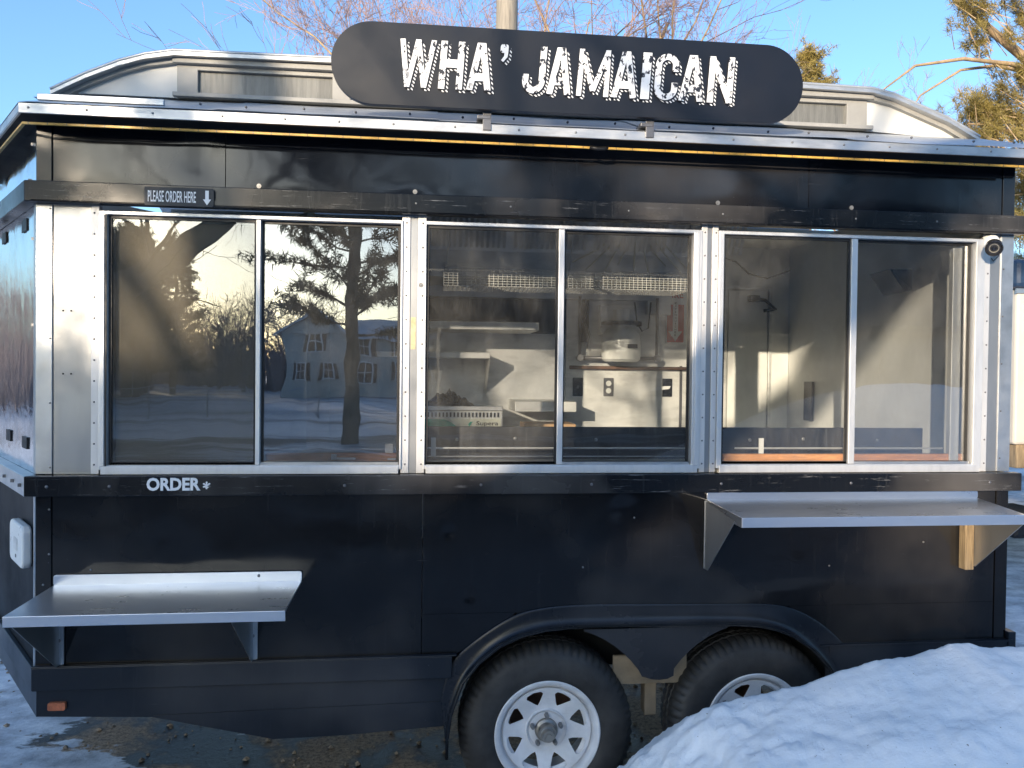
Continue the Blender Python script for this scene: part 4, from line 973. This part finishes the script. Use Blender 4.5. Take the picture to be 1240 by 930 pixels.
def bare_tree(base, H, r, seed, label, group=None, mats=('limb', 'twig'), lean=(0, 0, 1), depth=5, kids=(3, 5), spread=48, name='bare_tree', rmin=.004, first=None, up=.1, trunk_frac=.35):
    rng = random.Random(seed); out = []; tw = []
    T_ = empty(name, base, label, 'tree', group)
    b = Vector(base); top = b + Vector(lean).normalized() * H * trunk_frac
    tr = MB().path([b - Vector((0, 0, .1)), b.lerp(top, .5) + Vector((.05, 0, 0)), top], [r * 1.15, r, r * .8], 12, False); tr.build('trunk', M['bark'] if mats[0] == 'bark' else M[mats[0]], T_, True)
    for k in range(first or 5):
        a = k * 2.4 + rng.random(); t = .35 + .65 * (k + 1) / (first or 5)
        d = Vector((math.cos(a) * .65, math.sin(a) * .65, .9))
        grow(out, tw, rng, b.lerp(top, t), d, H * .36, r * .5, depth - 1, .28, up, kids, rmin, spread, .64)
    tubes(out, 5).build('limbs', M[mats[0]], T_, True); 
    tubes(tw, 3).build('crown', M[mats[1]], T_)
    return T_
def needles(mb, rng, c, d, n=16, L=.12, w=.006, sp=.9):
    for k in range(n):
        v = (Vector(d) * .5 + Vector((rng.gauss(0, sp), rng.gauss(0, sp), rng.gauss(0, sp)))).normalized() * L * (.7 + .6 * rng.random())
        s = v.orthogonal().normalized(); s = (Matrix.Rotation(rng.random() * 6.28, 3, v.normalized()) @ s) * w
        o = Vector(c) + Vector((rng.gauss(0, .03), rng.gauss(0, .03), rng.gauss(0, .03)))
        mb.add([o - s, o + s, o + v], [(0, 1, 2)])
def pine(base, H, seed, label, mats=('bark', 'needle'), group=None, zlo=.25, rad=2.2, n=46, dens=1.0, name='pine_tree', L=.14, w=.009):
    rng = random.Random(seed); T_ = empty(name, base, label, 'tree', group)
    b = Vector(base); MB().path([b - Vector((0, 0, .1)), b + Vector((.08, 0, H * .5)), b + Vector((0, 0, H))], [.20, .14, .02], 10, False).build('trunk', M[mats[0]], T_, True)
    br = MB(); nd = MB()
    for k in range(n):
        t = zlo + (1 - zlo) * (k + rng.random()) / n; z = H * t; a = k * 2.39996 + rng.random() * .5
        Lb = rad * (1 - t) ** .55 * (.7 + .5 * rng.random()) * (1 if t < .93 else .5) + .2
        d = Vector((math.cos(a), math.sin(a), .12 + .25 * t)); p = b + Vector((.04, 0, z))
        pts = [p]; dd = d.normalized()
        for i in range(5):
            dd = (dd + Vector((rng.gauss(0, .12), rng.gauss(0, .12), rng.gauss(.03, .1)))).normalized(); pts.append(pts[-1] + dd * Lb / 5)
        br.path(pts, [.035 * (1 - t * .5) * (1 - i / 6) + .005 for i in range(6)], 5, False)
        for i in range(2, 6):
            for s in range(int(3 * dens + 1)):
                q = pts[i] + Vector((rng.gauss(0, .16), rng.gauss(0, .16), rng.gauss(.04, .10))) * (1 if i > 2 else .6)
                br.tube(pts[i - 1], q, .008, .004, 3, False)
                for e in range(3):
                    needles(nd, rng, pts[i - 1].lerp(q, .5 + .35 * e), q - pts[i - 1], int(13 * dens), L, w)
    br.build('limbs', M[mats[0]], T_); nd.build('crown', M[mats[1]], T_)
    return T_

# bare trees behind the trailer, pale limbs and pinkish twigs
BG = 'bare trees behind the trailer'
tA = bare_tree((1.0, 13, .05), 13.0, .17, 11, 'bare tree with pinkish twigs rising behind the left end of the sign', BG, depth=6, kids=(3, 4), spread=42, up=.16, first=7)
tB = bare_tree((3.4, 15, .05), 14.5, .18, 23, 'bare tree with pale limbs behind the middle of the sign, right of the pole', BG, depth=6, kids=(3, 4), spread=42, up=.16, first=7)
tC = bare_tree((5.6, 19, .05), 12.5, .15, 37, 'slender bare tree between the sign end and the pole, farther back', BG, depth=6, kids=(3, 4), spread=40, up=.2, first=6)
tD = copy_tree(tA); tD.location = (12.6, 17, .05); tD.rotation_euler.z = 2.1; tD['label'] = 'bare twiggy tree against the sky beside the golden pine'; tD.scale = (.8, .8, .8)
# pine on the right, its limbs reaching into the picture
def right_pine():
    rng = random.Random(77); T_ = empty('pine_tree', (11.6, 9.5, .05), 'tall golden-lit pine reaching in from the upper right corner', 'tree')
    MB().path([(11.6, 9.5, 0), (11.5, 9.5, 5), (11.7, 9.5, 12)], [.3, .24, .1], 12, False).build('trunk', M['limb'], T_, True)
    limbs = [([(11.5, 9.5, 6.6), (10.3, 9.2, 7.0), (9.2, 9.0, 7.55), (8.2, 8.9, 8.2), (7.5, 8.8, 8.7)], .10),
             ([(10.6, 9.3, 6.95), (9.6, 9.0, 7.0), (8.6, 8.8, 6.95), (7.7, 8.7, 6.75), (7.1, 8.6, 6.3)], .05),
             ([(10.4, 9.3, 6.95), (9.5, 9.2, 7.05), (8.7, 9.0, 6.85), (8.0, 9.0, 6.4), (7.75, 9.0, 6.0)], .035),
             ([(11.5, 9.5, 5.2), (10.6, 9.2, 5.7), (9.8, 9.0, 5.8), (9.2, 8.9, 5.95), (8.7, 8.8, 5.9)], .06),
             ([(11.5, 9.5, 8.0), (10.6, 9.2, 8.5), (9.7, 9.0, 8.6), (9.0, 8.9, 8.7)], .07),
             ([(11.5, 9.5, 6.0), (10.5, 9.1, 6.3), (9.9, 9.0, 6.35), (9.3, 9.0, 6.2)], .05),
             ([(11.5, 9.5, 4.4), (10.8, 9.3, 4.8), (10.1, 9.0, 4.9), (9.6, 9.0, 4.8)], .05),
             ([(11.5, 9.5, 3.4), (10.9, 9.3, 3.8), (10.3, 9.0, 3.9)], .04)]
    br = MB(); nd = MB(); tw = MB()
    for pts, r in limbs:
        pts = [Vector(p) for p in pts]; br.path(pts, [r * (1 - .75 * i / (len(pts) - 1)) for i in range(len(pts))], 8, False)
    clumps = [((9.5, 9, 6.1), (.8, .5, .25), 60), ((9.0, 8.9, 5.75), (.45, .4, .18), 34), ((10.2, 9, 5.7), (.7, .5, .3), 50), ((8.7, 8.9, 7.85), (.28, .3, .22), 16),
              ((9.8, 9, 8.0), (.55, .5, .3), 34), ((10.0, 9, 7.55), (.6, .4, .2), 22), ((9.9, 9, 8.9), (.8, .6, .4), 40), ((10.2, 9, 4.9), (.6, .5, .3), 44), ((9.9, 9, 4.4), (.45, .5, .3), 40), ((10.6, 9.2, 3.9), (.6, .5, .35), 44), ((9.1, 9, 6.35), (.6, .4, .25), 40), ((9.9, 9, 6.9), (.5, .4, .3), 34), ((8.4, 8.9, 5.65), (.3, .3, .15), 16), ((9.4, 8.9, 8.5), (.6, .4, .3), 34), ((10.0, 9, 5.2), (.6, .5, .4), 50), ((8.95, 9, 7.5), (.25, .3, .2), 12), ((10.4, 9.1, 6.6), (.4, .4, .2), 20)]
    for c, s, n in clumps:
        for k in range(n):
            q = Vector(c) + Vector((rng.gauss(0, s[0] * .5), rng.gauss(0, s[1] * .5), rng.gauss(0, s[2] * .5)))
            d = Vector((rng.gauss(-.5, .4), rng.gauss(0, .4), rng.gauss(.5, .3)))
            tw.tube(q - d * .5 - Vector((-.1, 0, .12)), q, .009, .005, 3, False)
            for e in range(3): needles(nd, rng, q - d * .12 * e, d, 34, .14, .0045, .6)
    br.build('limbs', M['limb'], T_, True); tw.build('twigs', M['limb'], T_); nd.build('crown', M['needle'], T_)
    # bare hanging twigs beside it
right_pine()
pine((11.9, 20.5, .05), 12.0, 5, 'distant golden pine top showing just past the right end of the sign', rad=1.5, n=34, zlo=.55, L=.2, w=.012)
# utility pole
up_ = empty('utility_pole', (.96, 7.2, .05), 'round weathered wooden utility pole standing behind the sign', 'utility pole')
MB().path([(.96, 7.2, 0), (.98, 7.2, 6), (1.0, 7.2, 11)], [.17, .145, .12], 20, False).build('post', M['pole'], up_, True)
MB().box(-.2, 2.2, 7.02, 7.10, 9.8, 9.92).build('crossarm', M['pole'], up_, bevel=.005)

# neighbouring trailer at the right edge
nt_ = empty('cargo_trailer', (6.5, 6, .05), 'cream box trailer with dark blue roof edge parked beyond the right end', 'trailer')
MB().box(4.86, 8.5, 3.0, 8.5, 1.22, 2.52).build('body', M['trailer_white'], nt_, bevel=.02)
MB().box(4.80, 8.56, 2.94, 8.56, 2.52, 2.76).build('roof', M['trailer_blue'], nt_, bevel=.04)
MB().box(4.84, 8.5, 2.985, 2.998, 2.48, 2.52).build('trim_strip', M['alu'], nt_)
MB().box(4.90, 8.4, 3.02, 8.4, 1.02, 1.22).build('frame', M['oldwood'], nt_, bevel=.01)
MB().box(4.98, 5.06, 2.97, 2.99, 1.0, 1.62).build('door_post', M['trailer_blue'], nt_)
for y in (4.4, 5.4):
    MB().lathe([(.15, 0), (.2, -.03), (.31, -.03), (.34, .02), (.34, .18), (.15, .2)], (5.0, y, .36), 32, 'x').build('tyre', M['tyre'], nt_, 'auto')
MB().box(4.55, 4.95, 2.6, 3.1, .52, .72).build('step_bumper', M['gasket'], nt_, bevel=.03)

# ------------------------------------------------------------------ what stands behind the photographer and mirrors in the glass or casts shade
def big_tree():
    rng = random.Random(3); T_ = empty('leaning_tree', (-6.4, -9, .03), 'large leaning bare tree mirrored in the first window', 'tree')
    MB().path([(-6.5, -9, -.1), (-6.0, -9, 1.2), (-5.2, -9, 2.3), (-4.5, -9, 2.95)], [.42, .36, .30, .24], 12, False).build('trunk', M['bark'], T_, True)
    out = []; tw = []
    main = [Vector(q) for q in ((-4.5, -9, 2.95), (-3.77, -9, 3.4), (-3.0, -9.1, 4.1), (-2.2, -9.2, 5.0), (-1.6, -9.3, 6.0))]
    out.append((main, [.22, .19, .15, .11, .07]))
    m2 = [Vector(q) for q in ((-5.2, -9, 2.3), (-5.3, -9.1, 3.2), (-5.6, -9.2, 4.4), (-5.8, -9.2, 5.8))]; out.append((m2, [.2, .16, .12, .06]))
    m3 = [Vector(q) for q in ((-5.8, -9, 1.7), (-6.6, -9.2, 2.9), (-7.6, -9.3, 3.9), (-8.4, -9.3, 5.2))]; out.append((m3, [.2, .16, .11, .06]))
    for m_ in (main, m2, m3):
        for i in range(1, len(m_)):
            for k in range(2):
                d = Vector((rng.gauss(0, .8), rng.gauss(0, .5), .4 + rng.random() * .5))
                grow(out, tw, rng, m_[i - 1].lerp(m_[i], rng.random()), d, 1.9, .045, 3, .3, .05, (2, 4), .003, 52, .66)
    tubes(out, 6).build('limbs', M['bark'], T_, True); tubes(tw, 3).build('crown', M['bark'], T_)
big_tree()
DK = ('bark', 'dark_needle')
pB = pine((-1.75, -15, .03), 10.5, 9, 'dark pine with a straight trunk mirrored in the second window', DK, zlo=.24, rad=2.6, n=50, dens=1.0, L=.2, w=.014)
p1 = pine((-9.75, -14, .03), 8.6, 15, 'unseen dark spruce added to shade the left end of the trailer', DK, zlo=.12, rad=2.3, n=60, dens=1.0, L=.22, w=.018, name='shade_spruce')  # unseen, placed to shade the left end
p2 = pine((-13.2, -24, .03), 6.4, 21, 'short unseen spruce added to shade the lower left wall', DK, zlo=.03, rad=2.0, n=60, dens=1.0, L=.22, w=.018, name='shade_spruce')  # out of view, put here to shade the lower left wall
p3 = copy_tree(p1); p3.location = (-15.5, -20, .03); p3.rotation_euler.z = 1.3; p3['label'] = 'unseen dark spruce farthest left, added with the shading spruces'  # unseen copy, added with the other shading spruces
# far bare trees: row behind the yard, and a row off the nose end of the trailer
FR = 'bare trees along the far edge of the yard'
far = bare_tree((-14, -58, .03), 9.5, .16, 51, 'bare grey tree in the far row behind the yard, first beside the house', FR, ('grey_twig', 'grey_twig'), depth=4, kids=(4, 6), spread=50, rmin=.012, first=8, trunk_frac=.3)
k = 0
for x, y in ((-17, -62), (-20.5, -57), (-24, -60), (-27.5, -56), (-31, -62), (-35, -58), (-11, -66), (3, -60), (9, -62)):
    c = copy_tree(far); c.location = (x, y, .03); c.rotation_euler.z = k * 1.1; s = .85 + .12 * (k % 4); c.scale = (s, s, s); k += 1
    c['label'] = 'bare grey tree in the far row behind the yard'
far['label'] = 'bare grey tree in the far row behind the yard'
for x, y in ((-13, 12), (-15, 16), (-17, 21), (-14.5, 24), (-20, 27), (-24, 22), (-18, 34), (-26, 33), (-11.5, 19), (-30, 42), (-22, 44)):
    c = copy_tree(far); c.location = (x, y, .03); c.rotation_euler.z = k * 1.7; s = .5 + .07 * (k % 3); c.scale = (s, s, s); k += 1
    c['label'] = 'bare grey tree mirrored in the bright angled end panel'; c['group'] = 'bare trees off the nose end of the trailer'
# unseen dense spruces added to block the low sun
SP = 'unseen spruces added to shade the yard'
k = 0
for x, y in ((-24, -43.5), (-21.6, -43), (-19, -43.5), (-30, -46), (-27.6, -48), (-25.2, -45), (-22.8, -47), (-20.4, -45.5), (-18.2, -48), (-28.8, -51), (-26.2, -52), (-23.6, -51), (-21.4, -52), (-19.2, -52), (-16.8, -50), (-32, -49)):
    c = copy_tree(p1); c.location = (x, y, .03); c.rotation_euler.z = k * 1.37; q = 1.09 + .05 * (k % 3); c.scale = (q, q, q); k += 1
    c['label'] = 'tall dark spruce in the unseen stand added to block the sun'; c['group'] = SP
for x, y, q in ((-23.6, -46.4, 1.16), (-22.2, -46.8, 1.19), (-21.0, -46.6, 1.18), (-20.3, -45.4, 1.14), (-19.7, -46.2, 1.19), (-18.4, -46.4, 1.16), (-17.6, -45.6, 1.17)):
    c = copy_tree(p1); c.location = (x, y, .03); c.rotation_euler.z = k * 1.37; c.scale = (q, q, q); k += 1
    c['label'] = 'tall dark spruce in the unseen stand added to block the sun'; c['group'] = SP
def woods(name, p, q, h, n, seed, label):
    rng = random.Random(seed); mb = MB(); p = Vector(p); q = Vector(q); d = (q - p).normalized(); nrm = Vector((-d.y, d.x, 0))
    for i in range(n):
        b = p.lerp(q, rng.random()) + nrm * rng.gauss(0, 4); hh = h * (.45 + .6 * rng.random()) * (.8 + .35 * noise.noise(Vector((b.x * .06, b.y * .06, seed))))
        for k in range(3):
            t = b + Vector((rng.gauss(0, .7), rng.gauss(0, .7), hh * (.7 + .3 * rng.random())))
            wv = d * (.05 + .05 * rng.random()); mb.add([b - wv * 2, b + wv * 2, t], [(0, 1, 2)])
            for e in range(4):
                u = b.lerp(t, .3 + .6 * rng.random()); v = u + Vector((rng.gauss(0, .8), rng.gauss(0, .8), .5 + rng.random())); mb.add([u - wv * .8, u + wv * .8, v], [(0, 1, 2)])
    o = mb.build(name, M['grey_twig'], None); tag(o, label, 'woods', kind='stuff')
woods('far_woods', (-70, -78, .03), (90, -74, .03), 7.5, 2600, 4, 'distant bare woods closing the yard behind the photographer')
woods('side_woods', (-34, 2, .03), (-26, 62, .03), 5.0, 1500, 6, 'bare woods off the nose end mirrored in the angled end panel')
for k, (x, y, q) in enumerate(((6.5, -31, 1.5), (15.5, -32, 1.6), (22, -32, 1.6))):
    c = copy_tree(pB); c.location = (x, y, .03); c.rotation_euler.z = k * 1.9; c.scale = (q, q, q)
    c['label'] = 'tall dark pine rising behind the long grey garage'; c['group'] = 'pines behind the garage'
# long garage across the yard, enlarged and dark-roofed to cut sky in the window reflections
ga = empty('garage', (9, -18, .03), 'long grey garage with dark roof standing opposite the trailer', 'garage')
MB().box(.3, 20, -26, -18, 0, 3.3).build('wall', M['garage_wall'], ga)
MB().add([(-.1, -17.5, 3.2), (20.4, -17.5, 3.2), (20.4, -22, 7.2), (-.1, -22, 7.2), (20.4, -26.5, 3.2), (-.1, -26.5, 3.2), (-.1, -17.5, 3.05), (20.4, -17.5, 3.05)], [(0, 1, 2, 3), (3, 2, 4, 5), (6, 7, 1, 0)]).build('roof', M['garage_roof'], ga)
MB().add([(.3, -18, 3.3), (.3, -26, 3.3), (.3, -22, 6.9)], [(0, 1, 2)]).build('gable', M['garage_wall'], ga)
for x in (3, 8, 13): MB().box(x, x + 3, -17.99, -17.95, .1, 2.6).build('garage_door', M['shutter'] if x == 8 else M['garage_wall'], ga)
# house with a cross gable
hs_ = empty('house', (-3.5, -50, .03), 'two storey pale sided house with snowy roof mirrored in the second window', 'house')
MB().box(-9.2, -5.2, -53, -47, 0, 4.1).build('gable_wall', M['siding'], hs_)
MB().prism([(-9.2, 4.1), (-5.2, 4.1), (-7.2, 5.5)], -47.01, -46.9).build('gable_wall', M['siding'], hs_)
MB().add([(-9.6, -46.6, 3.95), (-7.2, -46.6, 5.65), (-7.2, -54, 5.65), (-9.6, -54, 3.95), (-4.8, -46.6, 3.95), (-4.8, -54, 3.95), (-9.6, -46.6, 3.8), (-7.2, -46.6, 5.5), (-4.8, -46.6, 3.8)], [(0, 1, 2, 3), (1, 4, 5, 2), (0, 6, 7, 1), (1, 7, 8, 4)]).build('roof', M['shingle'], hs_)
MB().box(-5.2, 4, -53, -48, 0, 4.0).build('wall', M['siding'], hs_)
MB().add([(-5.4, -47.5, 3.9), (4.3, -47.5, 3.9), (4.3, -50.5, 5.4), (-5.4, -50.5, 5.4), (4.3, -53.5, 3.9), (-5.4, -53.5, 3.9)], [(0, 1, 2, 3), (3, 2, 4, 5)]).build('roof', M['shingle'], hs_)
for x, z, yy in ((-8.1, 1.0, -47), (-6.4, 1.0, -47), (-7.3, 3.1, -47), (-4.0, 1.0, -48), (-1.8, 1.0, -48), (.6, 1.0, -48), (-4.0, 2.7, -48), (-1.8, 2.7, -48), (.6, 2.7, -48)):
    wd = plate(rect(x - .42, x + .42, z - .06, z + 1.26), [rect(x - .34, x - .02, z + .02, z + .57), rect(x + .02, x + .34, z + .02, z + .57), rect(x - .34, x - .02, z + .62, z + 1.18), rect(x + .02, x + .34, z + .62, z + 1.18)], yy + .09, yy + .02).build('window', M['white'], hs_)
    MB().box(x - .36, x + .36, yy + .005, yy + .03, z, z + 1.2).build('pane', M['house_glass'], wd)
    for s in (-1, 1): MB().box(x + s * .54 - .10, x + s * .54 + .10, yy + .002, yy + .07, z, z + 1.2).build('shutter', M['shutter'], wd)
# chain-link fence
fe = empty('chain_link_fence', (-13, -26, .03), 'grey chain-link fence along the far side of the yard', 'fence')
for x in range(-24, -3, 2): MB().tube((x, -26, 0), (x, -26, 1.05), .025, n=6).build('post', M['galv'], fe)
MB().tube((-24, -26, 1.03), (-4, -26, 1.03), .02, n=6).build('top_rail', M['galv'], fe)
mb = MB()
for k in range(200):
    x = -24 + k * .1; mb.tube((x, -26, .05), (x + .95 if x + .95 < -4 else -4, -26, 1.0), .004, n=3, cap=False); mb.tube((x + .95 if x + .95 < -4 else -4, -26, .05), (x, -26, 1.0), .004, n=3, cap=False)
mb.build('wire_mesh', M['galv'], fe)['kind'] = 'stuff'
mb = MB().grid(lambda u, v: (3.5 + 11 * u, -11 + 4 * v, .03 + 1.5 * math.sin(math.pi * u) ** .6 * math.sin(math.pi * v) ** .8 * (1 + .25 * noise.noise(Vector((u * 5, v * 3, 1))))), 60, 30)
tag(mb.build('snow_bank', M['snow'], None, True, origin=(9, -9, .03)), 'long low snow bank across the yard mirrored in the right window', 'snow bank')
